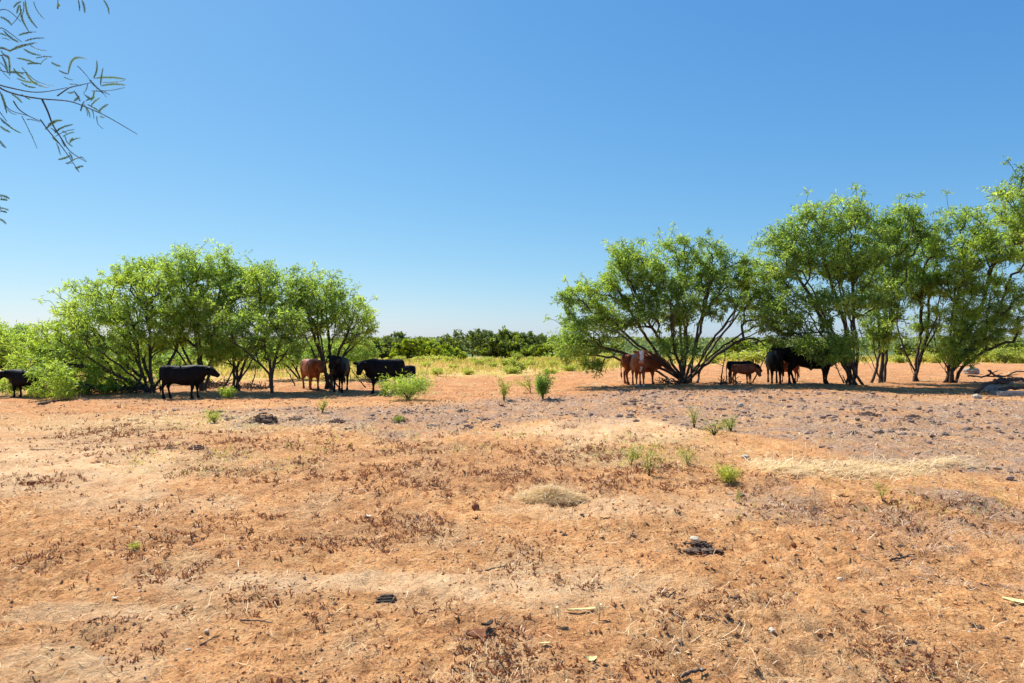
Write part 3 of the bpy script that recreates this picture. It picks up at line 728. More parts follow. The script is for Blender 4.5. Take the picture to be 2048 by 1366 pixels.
ORD = ['first', 'second', 'third', 'fourth', 'fifth', 'sixth', 'seventh', 'eighth', 'ninth', 'tenth', 'eleventh', 'twelfth', 'thirteenth',
       'fourteenth', 'fifteenth', 'sixteenth', 'seventeenth', 'eighteenth', 'nineteenth', 'twentieth']
def field_shrubs():
    protos = []
    for i in range(6):
        protos.append(bush('field_shrub', (0, 0, 0), 1.6, [0.8, 1.0, 0.7, 1.1, 0.6, 0.9][i], '', 300 + i, cat='shrub', leaves=900, tone=[0.6, 0.8, 0.95, 0.35, 1.0, 0.7][i],
            m=M['weed_green'], n=14, leafL=0.20, leafW=0.07, stemr=0.015))
    rows = [
        ('nearest row of shrubs in the grassy gap', 40, [(875, .8, 1), (935, .7, 2), (1022, 1.0, 0), (1100, .8, 4), (1140, 1.0, 5), (1180, .8, 0)]),
        ('middle row of shrubs in the grassy gap', 56, [(850, 1.2, 4), (905, .8, 2), (958, 1.1, 1), (985, .9, 0), (1010, 1.2, 5), (1065, 1, 4), (1105, 1, 2), (1165, 1.3, 1), (1210, 1.2, 5)]),
        ('far row of shrubs in the grassy gap', 88, [(800, 1.5, 5), (840, 1.9, 4), (870, 2.3, 2), (900, 1.7, 4), (945, 1.2, 1), (975, 1.6, 0), (1033, 1.6, 3), (1060, 1.2, 1), (1130, 1.6, 5), (1170, 1.7, 2), (1210, 1.8, 4)]),
        ('row of shrubs behind the right clump', 58, [(1425, 1.8, 2), (1450, 1.5, 4), (1480, 2.0, 1), (1510, 2.0, 5), (1545, 1.6, 2), (1800, 1.4, 0), (1845, 1.7, 1), (1870, 1.4, 2), (1960, 2.0, 4), (1985, 2.6, 1), (2010, 2.0, 3), (2035, 1.8, 4), (2060, 2.4, 3), (2090, 2.0, 1)]),
        ('row of shrubs seen through the left clump', 48, [(20, 1.4, 1), (95, 1.4, 2), (200, 1.6, 0), (415, 1.6, 2), (470, 1.4, 4), (505, 1.5, 1), (560, 1.2, 5), (610, 1.3, 2), (680, 1.2, 0), (745, 1.2, 3), (770, 1.3, 1)]),
    ]
    used = set()
    for nm, d, L in rows:
        L = sorted(L)
        for k, (px, s, pi) in enumerate(L):
            dd = d * (1 + 0.06 * math.sin(px * 1.7)); x = (px - 1024) / F * dd
            o = protos[pi] if pi not in used else copy_tree(protos[pi]); used.add(pi)
            o.location = (x, dd, H(x, dd)); s *= 0.8; o.scale = (s, s, s * random.uniform(0.6, 0.85)); o.rotation_euler[2] = random.uniform(0, 6.28)
            tone = ['green', 'light green', 'yellow-green', 'dark green', 'yellow', 'green'][pi]
            o['label'] = f'{tone} shrub, {ORD[k]} from left in the {nm}'
            o['group'] = 'shrubs across the field'
field_shrubs()

def far_trees():
    # (photo x of trunk, top y, width px, distance, tone, label)
    T = [
        (700, 688, 60, 105, .5, 'rounded green tree seen just right of the many-stemmed mesquite'),
        (735, 680, 52, 135, .35, 'dark green tree low behind the black cows'),
        (765, 674, 56, 150, .3, 'dark tree with broad crown left of the gap'),
        (800, 668, 46, 160, .25, 'spiky dark tree left of the bright round ones'),
        (815, 686, 50, 108, .85, 'bright round tree with black shade under it, leftmost of the bright ones'),
        (857, 684, 46, 118, 1.0, 'yellow-green round tree, middle of the bright ones'),
        (903, 692, 48, 112, 1.0, 'bright yellow-green dome tree, rightmost of the bright ones'),
        (880, 676, 50, 170, .4, 'green tree behind the bright dome'),
        (838, 680, 40, 175, .45, 'green tree behind the gap between the bright round ones'),
        (945, 659, 84, 165, .18, 'tallest dark oak on the far tree line with pale limbs'),
        (983, 664, 52, 168, .3, 'olive dark tree joined to the right of the tallest oak'),
        (970, 694, 40, 140, .22, 'dark low tree at the foot of the tallest oak'),
        (1003, 680, 40, 138, .35, 'mid green tree in front of the olive one'),
        (1022, 665, 50, 168, .55, 'brownish-green tree right of centre on the far line'),
        (1032, 684, 34, 136, .55, 'light green tree standing in front of the brownish-green one'),
        (1060, 668, 56, 170, .25, 'dark tree with even top right of the brownish one'),
        (1050, 695, 36, 132, .6, 'small light green tree by the dark line'),
        (1098, 664, 56, 165, .2, 'dark tree partly behind the fan-shaped mesquite'),
        (1085, 697, 30, 128, .3, 'low grey-green tree left of the drooping mesquite boughs'),
        (1110, 690, 40, 126, .75, 'orange-tinged tree against the drooping mesquite boughs'),
        (1145, 668, 60, 165, .25, 'dark tree behind the drooping mesquite boughs'),
        (640, 690, 60, 120, .4, 'green tree behind the trunks of the many-stemmed mesquite'),
        (570, 692, 66, 125, .45, 'green tree seen through the middle of the left clump'),
        (500, 690, 60, 120, .4, 'green tree behind the leaning mesquite'),
        (430, 690, 60, 125, .35, 'green tree above the black cow\'s head, beyond the field'),
        (1210, 676, 60, 160, .35, 'green tree far behind the red cow'),
        (1480, 684, 66, 115, .5, 'green tree behind the calves'),
        (1540, 688, 60, 110, .55, 'light green tree behind the black cow that faces us'),
        (1600, 690, 56, 112, .5, 'green tree beyond the large black cow'),
        (1820, 692, 44, 115, .45, 'small green tree beyond the V-shaped trunk'),
        (1860, 694, 40, 120, .35, 'dark small tree right of the V-shaped trunk'),
        (1975, 690, 60, 85, .55, 'bushy green tree beyond the low right bough'),
        (2015, 688, 60, 88, .3, 'dark green tree near the right edge beyond the dirt'),
        (2060, 690, 60, 84, .5, 'green tree cut by the right edge, beyond the dirt'),
    ]
    for i, (px, top, wd, d, tone, lab) in enumerate(T):
        rng = np.random.default_rng(500 + i)
        x = (px - 1024) / F * d; z0 = H(x, d); zt = CAMH - (top - 683) / F * d
        W_ = wd / F * d * 1.3; zt += 5 / F * d; h_ = zt - z0
        base = (x, d, z0 - 0.1)
        B = []
        for q in range(11):
            a = rng.uniform(0, 6.28)
            B.append((x + math.cos(a) * W_ * 0.27, d + math.sin(a) * W_ * 0.27, z0 + h_ * rng.uniform(0.12, 0.78), W_ * rng.uniform(0.22, 0.34), h_ * rng.uniform(0.20, 0.28), W_ * 0.28))
        stems = [[(x, d, z0 - 0.1), (x + rng.uniform(-.3, .3), d, z0 + h_ * .3), (x + rng.uniform(-.6, .6), d, z0 + h_ * .7)]]
        tree('far_tree', base, stems, B, lab, cat='tree', group='trees along the far side of the field', puffs=64 if 690 < px < 1160 else 44, leaves=6400 if 690 < px < 1160 else 3400, seed=500 + i, leafL=0.42, leafW=0.26,
             puff_r=h_ * 0.13, stem_r=0.22, tip=0.03, tone=tone, mleaf=M['leaf_far'], twigs=5, step=0.8, k=5, droop=0.2)
far_trees()

# the distant wooded rise: a single mass of woodland nobody could count
def far_forest():
    rng = np.random.default_rng(99)
    n = 6500
    d = rng.uniform(230, 1350, n); x = rng.uniform(-1.0, 1.0, n) * d * 0.95
    keep = rng.random(n) < np.where(d < 450, 0.5, 1.0)
    d, x = d[keep], x[keep]; n = len(d)
    z = hbase(x, d); s = rng.uniform(1.6, 4.4, n) * np.where(d < 450, 0.7, 1)
    per = 13; c = np.repeat(np.stack([x, d, z + s * 0.55], 1), per, 0); ss = np.repeat(s, per)
    u = rng.normal(size=(n * per, 3)); u /= np.linalg.norm(u, axis=1, keepdims=True)
    P = c + u * ss[:, None] * np.array([.9, .9, .62]) * rng.uniform(.5, 1, (n * per, 1))
    V, Q, tt = leaf_quads(P, u * .4 + rng.normal(size=P.shape), ss * .85, ss * .65, np.clip(np.repeat(rng.uniform(.2, 1, n), per) + rng.normal(size=n * per) * .08, 0, 1), rng)
    o = mesh_obj('far_woodland', V, Q, M['forest'], attrs={'tint': tt})
    tag(o, 'pale green woodland covering the distant low rise along the skyline', 'woodland', kind='stuff')
far_forest()

# ------------------------------------------------------------------ cattle
def coat(name, c1, c2, rough=0.58, spec=0.10, transl=0):
    m, t, b = mat(name, rough, spec)
    v = objvec(t)
    n = noise(t, v, 4, 5, 0.6)
    t.links.new(ramp(t, [(0.35, c1), (0.65, c2)], n), b.inputs['Base Color'])
    bump(t, b, noise(t, v, 60, 3, 0.6), 0.3, 0.01)
    return m
M['black'] = coat('black_coat', (0.0035, 0.0035, 0.004), (0.008, 0.007, 0.008))
M['brown'] = coat('red_brown_coat', (0.14, 0.028, 0.005), (0.36, 0.082, 0.014), 0.5, 0.3)
M['dbrown'] = coat('dark_red_coat', (0.10, 0.022, 0.007), (0.28, 0.065, 0.016), 0.6, 0.3)
M['cream'] = coat('white_face_coat', (0.40, 0.34, 0.28), (0.66, 0.60, 0.53), 0.7, 0.2)
M['pink'] = coat('pink_muzzle', (0.34, 0.15, 0.11), (0.45, 0.22, 0.17), 0.5, 0.4)
M['hoof'] = simple_mat('hoof_horn', (0.015, 0.012, 0.010), (0.06, 0.045, 0.035), 20, 0.6, 0.3, 0.2, 0.005)
M['eye'], _t, _b = mat('eye_dark', 0.1, 0.6); _b.inputs['Base Color'].default_value = (0.005, 0.004, 0.004, 1)

def loft(st, k=20):
    """st: list of (centre xyz, half width, half height, direction xyz, squareness)"""
    V = []
    for c, w_, h_, dr, sq in st:
        c = Vector(c); dr = Vector(dr).normalized()
        side = Vector((0, 0, 1)).cross(dr)
        if side.length < 0.2: side = Vector((0, 1, 0))
        side.normalize(); up = dr.cross(side)
        for i in range(k):
            a = 2 * math.pi * i / k; ca, sa = math.cos(a), math.sin(a)
            p = sq
            V.append(c + side * (w_ * math.copysign(abs(ca) ** p, ca)) + up * (h_ * math.copysign(abs(sa) ** p, sa)))
    n = len(st); V = np.array([tuple(v) for v in V]); Q = []
    for r in range(n - 1):
        for i in range(k):
            j = (i + 1) % k; Q.append((r * k + i, r * k + j, r * k + k + j, r * k + k + i))
    m = len(V); V = np.concatenate([V, [st[0][0]], [st[-1][0]]]); T = []
    for i in range(k):
        j = (i + 1) % k; T.append((m, j, i)); T.append((m + 1, (n - 1) * k + i, (n - 1) * k + j))
    return V, [np.array(Q), np.array(T)]

def dirv(yaw, pitch):
    return Vector((math.cos(R(pitch)) * math.cos(R(yaw)), math.cos(R(pitch)) * math.sin(R(yaw)), math.sin(R(pitch))))

def cow(label, loc, yaw, h, coat_key, neck=(0, 15), head=(0, -40), calf=False, stance=(0, 0, 0, 0), hereford=False, cat='cow', fat=1.0, group=None, tailswing=0.0, name='cow', seed=0, sheath=False, leg=1.0, length=1.0):
    K = h / 1.32                      # the model stands 1.32 m at the withers
    rng = np.random.default_rng(seed)
    lg = 1.14 if calf else leg; bd = 0.80 if calf else 1.0; ln = (0.80 if calf else 1.0) * length
    parts = []
    def X(x): return x * ln
    def Z(z):
        z0 = 0.56 * lg                # belly line
        return z0 + (z - 0.52) * bd if z > 0.52 else z / 0.52 * z0
    f = fat * (0.78 if calf else 1.0)
    body = [(-0.88, 1.02, .07, .10), (-0.85, 1.00, .18, .24), (-0.76, .975, .235, .305), (-0.60, .955, .27, .335), (-0.42, .94, .29, .35), (-0.20, .91, .315, .375), (0.02, .885, .33, .398),
            (0.22, .885, .32, .41), (0.40, .905, .285, .41), (0.54, .93, .25, .39), (0.66, .955, .215, .34), (0.76, .975, .165, .25), (0.82, .99, .08, .12)]
    parts.append(loft([((X(x), 0, Z(z)), w_ * f, h_ * bd, (1, 0, 0), 0.78) for x, z, w_, h_ in body]))
    # withers and hips
    for sy in (1, -1):      # hook bones and thighs
        parts.append(loft([((X(-.70), sy * .10, Z(1.16)), .05, .05, (1, 0, 0), 1), ((X(-.58), sy * .19 * f, Z(1.17)), .07, .075, (1, 0, 0), 1), ((X(-.44), sy * .15 * f, Z(1.17)), .05, .05, (1, 0, 0), 1)], 10))
        parts.append(loft([((X(.28), sy * .22 * f, Z(.85)), .05, .12, (1, 0, 0), 1), ((X(.44), sy * .23 * f, Z(.90)), .085, .25, (1, 0, 0), 1), ((X(.60), sy * .17 * f, Z(.88)), .06, .18, (1, 0, 0), 1)], 12))
    parts.append(loft([((X(.22), 0, Z(1.18)), .05, .05, (1, 0, 0), 1), ((X(.40), 0, Z(1.20)), .11, .13 * bd, (1, 0, 0), 1), ((X(.6), 0, Z(1.16)), .12, .14 * bd, (1, 0, 0), 1), ((X(.75), 0, Z(1.12)), .08, .08, (1, 0, 0), 1)]))
    hs_ = 0.90 if calf else 0.96
    nb = Vector((X(0.60), 0, Z(1.03))); nd = dirv(neck[0], neck[1]); NL = 0.46 * (0.85 if calf else 1)
    poll = nb + nd * NL; hd = dirv(head[0], head[1])
    nst = []
    for u, w_, h_ in ((-0.3, .21, .32), (0.0, .20, .30), (0.3, .165, .25), (0.6, .14, .205), (0.9, .125, .17), (1.05, .10, .13)):
        nst.append((tuple(nb + nd * NL * u), w_ * f, h_ * bd, tuple(nd), 1.0))
    parts.append(loft(nst))
    # brisket / dewlap
    parts.append(loft([((X(.42), 0, Z(.62)), .06, .06, (1, 0, .3), 1), ((X(.60), 0, Z(.66)), .10 * f, .12 * bd, (1, 0, .4), 1), ((X(.74), 0, Z(.78)), .09 * f, .13 * bd, (1, 0, 1), 1), ((X(.80), 0, Z(.95)), .06, .08, (.5, 0, 1), 1)]))
    hw = []
    for u, w_, h_, dz in ((-.09, .10, .10, .01), (-0.03, .150, .145, .01), (.07, .160, .170, -.01), (.16, .145, .165, -.02), (.25, .115, .135, -.02), (.33, .104, .112, -.015), (.40, .118, .108, -.01), (.45, .105, .085, -.01)):
        hw.append((tuple(poll + hd * u * hs_ + Vector((0, 0, dz))), w_ * hs_, h_ * hs_, tuple(hd), 0.92))
    parts.append(loft(hw, 16))
    # legs
    for i, (fx, sy) in enumerate(((0, 1), (0, -1), (1, 1), (1, -1))):
        s = stance[i]
        if fx:   # front
            L = [((X(.44), sy * .13 * f, Z(.98)), .10, .15), ((X(.46), sy * .165 * f, Z(.78)), .10, .145), ((X(.45), sy * .165 * f, Z(.60)), .075, .095), ((X(.46) + s * .45, sy * .155 * f, Z(.42)), .052, .060),
                 ((X(.46) + s * .6, sy * .155 * f, Z(.385)), .056, .064), ((X(.455) + s * .75, sy * .155 * f, Z(.30)), .040, .044), ((X(.455) + s, sy * .155 * f, Z(.15)), .037, .040), ((X(.465) + s, sy * .155 * f, Z(.105)), .048, .052), ((X(.485) + s, sy * .155 * f, Z(.05)), .056, .066), ((X(.49) + s, sy * .155 * f, .0), .062, .074)]
        else:
            L = [((X(-.56), sy * .12 * f, Z(1.04)), .12, .20), ((X(-.56), sy * .17 * f, Z(.86)), .12, .215), ((X(-.54), sy * .18 * f, Z(.70)), .098, .165), ((X(-.62) + s * .3, sy * .175 * f, Z(.56)), .062, .095), ((X(-.70) + s * .55, sy * .17 * f, Z(.45)), .048, .072),
                 ((X(-.695) + s * .7, sy * .165 * f, Z(.37)), .040, .052), ((X(-.67) + s * .9, sy * .165 * f, Z(.18)), .037, .044), ((X(-.655) + s, sy * .165 * f, Z(.11)), .047, .052), ((X(-.635) + s, sy * .165 * f, Z(.05)), .055, .066), ((X(-.63) + s, sy * .165 * f, .0), .060, .072)]
        lw = 0.9 if calf else 1.0
        parts.append(loft([(c, a * lw * (1.18 if q_ < 4 else 1.06), b_ * lw * (1.18 if q_ < 4 else 1.06), (0, 0, -1), 1.0) for q_, (c, a, b_) in enumerate(L)], 12))
    if sheath:
        parts.append(loft([((X(-.05), 0, Z(.56)), .05, .07, (.4, 0, -1), 1), ((X(.0), 0, Z(.46)), .035, .04, (.3, 0, -1), 1), ((X(.02), 0, Z(.42)), .02, .02, (.3, 0, -1), 1)], 10))
    V, Fc = join_parts(parts)
    tmp = mesh_obj('tmp_body', V, Fc, M[coat_key])
    md = tmp.modifiers.new('r', 'REMESH'); md.mode = 'VOXEL'; md.voxel_size = 0.031
    ms = tmp.modifiers.new('s', 'SMOOTH'); ms.factor = 0.5; ms.iterations = 3
    dg = bpy.context.evaluated_depsgraph_get(); dg.update()
    me = bpy.data.meshes.new_from_object(tmp.evaluated_get(dg))
    bpy.data.objects.remove(tmp)
    me.name = 'body'
    co0 = np.zeros(len(me.vertices) * 3, np.float32); me.vertices.foreach_get('co', co0); co0 = co0.reshape(-1, 3).astype(float)
    no0 = np.zeros(len(me.vertices) * 3, np.float32); me.vertices.foreach_get('normal', no0); no0 = no0.reshape(-1, 3)
    rel_ = 0.020 * (fbm(co0[:, 0] * 6 + seed, co0[:, 2] * 6 + co0[:, 1] * 3, 2, seed) - 0.5) + 0.010 * (vnoise(co0[:, 0] * 26, co0[:, 2] * 26, seed + 5) - 0.5)
    # rib barrel and flank hollow
    fl_ = np.exp(-((co0[:, 0] - X(-.36)) / .10) ** 2) * np.exp(-((co0[:, 2] - Z(1.02)) / .13) ** 2) * -0.035
    co0 += no0 * (rel_ + fl_)[:, None]
    me.vertices.foreach_set('co', co0.astype(np.float32).ravel()); me.update()
    co = np.zeros(len(me.vertices) * 3, np.float32); me.vertices.foreach_get('co', co); co = co.reshape(-1, 3)
    me.materials.clear()
    for mm in (M[coat_key], M['cream'], M['pink'], M['hoof']): me.materials.append(mm)
    cen = np.zeros(len(me.polygons) * 3, np.float32); me.polygons.foreach_get('center', cen); cen = cen.reshape(-1, 3)
    mi = np.zeros(len(cen), np.int32)
    mi[cen[:, 2] < 0.055] = 3
    rel = cen - np.array(poll); hu = rel @ np.array(hd)
    side = Vector((0, 0, 1)).cross(hd).normalized(); upv = hd.cross(side)
    hv = rel @ np.array(side); hup = rel @ np.array(upv)
    near_head = (np.abs(hv) < 0.17 * hs_) & (hu > -0.12) & (hu < 0.62) & (np.abs(hup) < 0.2)
    if hereford:
        jit = 0.03 * (fbm(cen[:, 1] * 18, cen[:, 2] * 18, 2, 3) - 0.5)
        face = near_head & (hu > -0.03) & (np.abs(hv) < (0.088 - 0.06 * np.clip(hu, 0, .4)) + jit) & (hup > -0.14)
        mi[face] = 1
        mi[near_head & (hu > 0.37 * hs_)] = 2
        chest = (cen[:, 0] > X(.55)) & (np.abs(cen[:, 1]) < 0.045 + jit) & (cen[:, 2] > Z(.58)) & (cen[:, 2] < Z(.78)) & ~near_head
        mi[chest] = 1
        mi[(cen[:, 0] > 0) & (cen[:, 2] < 0.13) & (cen[:, 2] >= 0.055)] = 1
    me.polygons.foreach_set('material_index', mi)
    me.polygons.foreach_set('use_smooth', np.ones(len(mi), bool)); me.update()
    t = empty(name, loc, R(yaw)); t.scale = (K, K, K)
    tag(t, label, cat, group)
    bo = bpy.data.objects.new('body', me); COL.objects.link(bo); bo.parent = t
    # ears: cupped leaf shapes held out sideways
    for sgn in (1, -1):
        e0 = poll + side * (0.10 * sgn * hs_) + upv * 0.05 + hd * 0.0
        ed = (side * sgn * 1.0 - hd * 0.15 + upv * (-0.05)).normalized()
        st = []
        for u, a in ((0, .022), (.05, .05), (.12, .070), (.19, .055), (.25, .012)):
            st.append((tuple(e0 + ed * u * hs_), 0.016, a * hs_, tuple(ed), 1.0))
        v, fc = loft(st, 10)
        mesh_obj('ear', v, fc, M[coat_key], t, smooth=True)
        ev, ef = ico(2)
        mesh_obj('eye', ev * 0.020 + np.array(poll + hd * 0.15 * hs_ + side * sgn * 0.135 * hs_ + upv * 0.05), ef, M['eye'], t, smooth=True)
        mesh_obj('nostril', ev * np.array([0.012, 0.012, 0.014]) + np.array(poll + hd * 0.435 * hs_ + side * sgn * 0.04 * hs_ + upv * 0.02), ef, M['eye'], t, smooth=True)
    # tail
    tz = Z(1.16)
    tp = smooth_path([(X(-.80), 0, tz), (X(-.88), tailswing * .1, tz - .10), (X(-.90), tailswing * .3, tz - .40), (X(-.88), tailswing * .7, tz - .70)], 12)
    v, fc = poly_tube(tp, np.linspace(.034, .016, 12), 8)
    mesh_obj('tail', v, fc, M[coat_key], t, smooth=True)
    e = tp[-1]
    v, fc = poly_tube([e + (0, 0, .04), e, e - (0, 0, .08), e - (-.01, 0, .18), e - (-.02, 0, .25)], [.014, .030, .042, .030, .004], 8)
    mesh_obj('tail_tuft', v, fc, M['black'] if coat_key == 'black' else M['dbrown'], t, smooth=True)
    return t

def herd():
    G = 'cattle resting in the shade'
    def g(px, py):
        p = ground(px, py); p.z -= 0.015; return p
    def c(px, py, top, label, yaw, key, hmul=1.0, **kw):
        p = g(px, py); hh = (py - top) / F * p.y * hmul
        cow(label, p, yaw, hh, key, group=G, **kw)
    c(52, 795, 742, 'black cow at left edge, half hidden by low mesquite boughs, facing left', 176, 'black', neck=(20, 10), head=(45, -35), stance=(0, .1, 0, -.08), seed=1, hmul=1.05)
    c(366, 797, 730, 'black cow standing side-on under the left clump, looking right', -2, 'black', neck=(0, 10), head=(0, -33), stance=(.08, -.02, .04, -.06), seed=2, fat=0.95, length=1.04)
    c(622, 779, 718, 'red-brown cow beside the many-stemmed trunk, turned three-quarter to camera', -56, 'brown', neck=(8, 12), head=(0, -55), seed=3, fat=.92, stance=(0, .12, .05, -.05), tailswing=-.1)
    c(681, 784, 717, 'black cow facing the camera, between the brown cow and the larger black cow', -86, 'black', neck=(-10, 34), head=(-25, -58), seed=4, fat=.9, stance=(0, .08, 0, .05), leg=1.06)
    c(769, 786, 718, 'large black cow side-on in the left group, its face turned to camera', -152, 'black', neck=(20, 10), head=(48, -58), seed=5, stance=(.05, -.1, .1, -.02), leg=1.04, length=.9)
    c(806, 782, 728, 'black calf behind the feathery bush, head toward the large black cow', -132, 'black', neck=(-10, 14), head=(20, -50), seed=6, calf=True, cat='calf', fat=1.2, name='calf')
    c(1283, 768, 708, 'red cow standing behind the white-faced one, its head behind the mesquite stems', -4, 'brown', neck=(0, -18), head=(0, -50), seed=7, stance=(-.05, .05, .05, 0), tailswing=.05)
    c(1277, 773, 709, 'red cow with a white face looking straight at the camera', -93, 'brown', neck=(-3, 42), head=(-3, -66), seed=8, hereford=True, fat=.88, stance=(.1, -.05, .06, 0), leg=1.05)
    c(1480, 767, 719, 'dark calf standing just behind the red calf', -22, 'black', neck=(0, -10), head=(0, -50), seed=9, calf=True, cat='calf', name='calf', stance=(-.05, .08, 0, 0))
    c(1487, 769, 726, 'red-brown calf with lowered head right of the fan-shaped mesquite', -30, 'dbrown', neck=(-10, -22), head=(-10, -65), seed=10, calf=True, cat='calf', name='calf', stance=(.05, -.05, .04, 0), fat=1.1)
    c(1549, 767, 702, 'black cow facing camera left of the largest one', -104, 'black', neck=(12, 42), head=(0, -62), seed=11, fat=.95, stance=(.08, -.1, .05, -.02), leg=1.06)
    c(1622, 768, 693, 'largest black cow of the herd, side-on with its head behind the tree', -3, 'black', neck=(0, -16), head=(0, -58), seed=12, stance=(.18, -.10, .02, -.04), sheath=True, fat=1.05, length=1.08, tailswing=.05)
    p = g(1594, 766); p.y += 0.9
    cow('dark red calf half hidden behind the hind legs of the largest cow', p, 184, 0.88, 'dbrown', neck=(0, 0), head=(0, 10), calf=True, cat='calf', name='calf', group=G, seed=13)
herd()

# ------------------------------------------------------------------ dead wood, stones and scraps
def stick(name, pts, r, label, cat='stick', m=None, group=None, forks=0, seed=0, k=6, sink=0.3):
    rng = np.random.default_rng(seed)
    P = np.array([tuple(p) for p in pts]); n = max(8, len(P) * 4)
    q = smooth_path(P, n); q[1:-1] += rng.normal(size=(n - 2, 3)) * r * 0.35
    rr = np.linspace(r, r * 0.45, n) * rng.uniform(0.85, 1.15, n)
    base = Vector(q[0]); parts = [poly_tube(q - np.array(base), rr, k)]
    for i in range(forks):
        j = rng.integers(n // 4, n - 2); d = q[j + 1] - q[j]; L = np.linalg.norm(P[-1] - P[0]) * rng.uniform(0.18, 0.4)
        dd = d / np.linalg.norm(d) + rng.normal(size=3) * np.array([.7, .7, .5]); dd[2] = abs(dd[2]) * 0.7
        s = q[j] - np.array(base); e = s + dd / np.linalg.norm(dd) * L
        parts.append(poly_tube(smooth_path([s, (s + e) / 2 + rng.normal(size=3) * L * .06, e], 7), np.linspace(rr[j] * .7, rr[j] * .2, 7), 5))
    V, Fc = join_parts(parts)
    o = mesh_obj(name, V, Fc, m or M['deadwood'], smooth=True); o.location = base
    tag(o, label, cat, group)
    return o

def rock(name, px, py, w_, h_, label, m, cat='stone', group=None, seed=0, box=False, sq=0.7, rz=0.0, depth=0.8):
    g0 = ground(px, py); s = g0.y / F; W_ = w_ * s; H_ = h_ * s
    if box:
        import bmesh
        b = bmesh.new(); bmesh.ops.create_cube(b, size=1.0)
        bmesh.ops.scale(b, vec=(W_, W_ * depth, H_), verts=b.verts)
        bmesh.ops.bevel(b, geom=b.edges[:], offset=min(W_, H_) * 0.10, segments=2, affect='EDGES')
        bmesh.ops.subdivide_edges(b, edges=b.edges[:], cuts=1)
        rng = np.random.default_rng(seed)
        for v in b.verts: v.co += Vector(rng.normal(size=3)) * min(W_, H_) * 0.03
        me = bpy.data.meshes.new(name); b.to_mesh(me); b.free(); me.materials.append(m)
        o = bpy.data.objects.new(name, me); COL.objects.link(o)
    else:
        v, f = lump(3, (W_ * .5, W_ * .5 * depth, H_ * .62), seed, 0.3)
        o = mesh_obj(name, v, f, m, smooth=False)
    o.location = g0 + Vector((0, 0, H_ * (.42 if box else .25))); o.rotation_euler = (0, 0, rz)
    tag(o, label, cat, group)
    return o

def clump(px, py, w_, h_, label, seed, m=None):
    """a broken heap of old manure and dug dirt: crumbs of many sizes piled on a low mound"""
    g0 = ground(px, py); s = g0.y / F; W_ = w_ * s; H_ = h_ * s; rng = np.random.default_rng(seed)
    parts = []
    v, f = lump(3, (W_ * .36, W_ * .26, H_ * .30), seed, .8); parts.append((v, f))
    n = 130
    for i in range(n):
        a = rng.uniform(0, 6.28); r_ = rng.uniform(0, 1) ** .7
        q = rng.uniform(.012, .055) * W_ * (1.25 - r_ * .7)
        v, f = lump(1, (q, q * .8, q * .55), seed + i, .7)
        parts.append((v + np.array([math.cos(a) * r_ * W_ * .60, math.sin(a) * r_ * W_ * .5, max(-.004, H_ * rng.uniform(.2, .75) * (1 - r_) ** .8)]), f))
    V, Fc = join_parts(parts)
    o = mesh_obj('manure_clump', V, Fc, m or M['manure']); o.location = g0
    tag(o, label, 'manure', 'clumps of old manure and dirt')

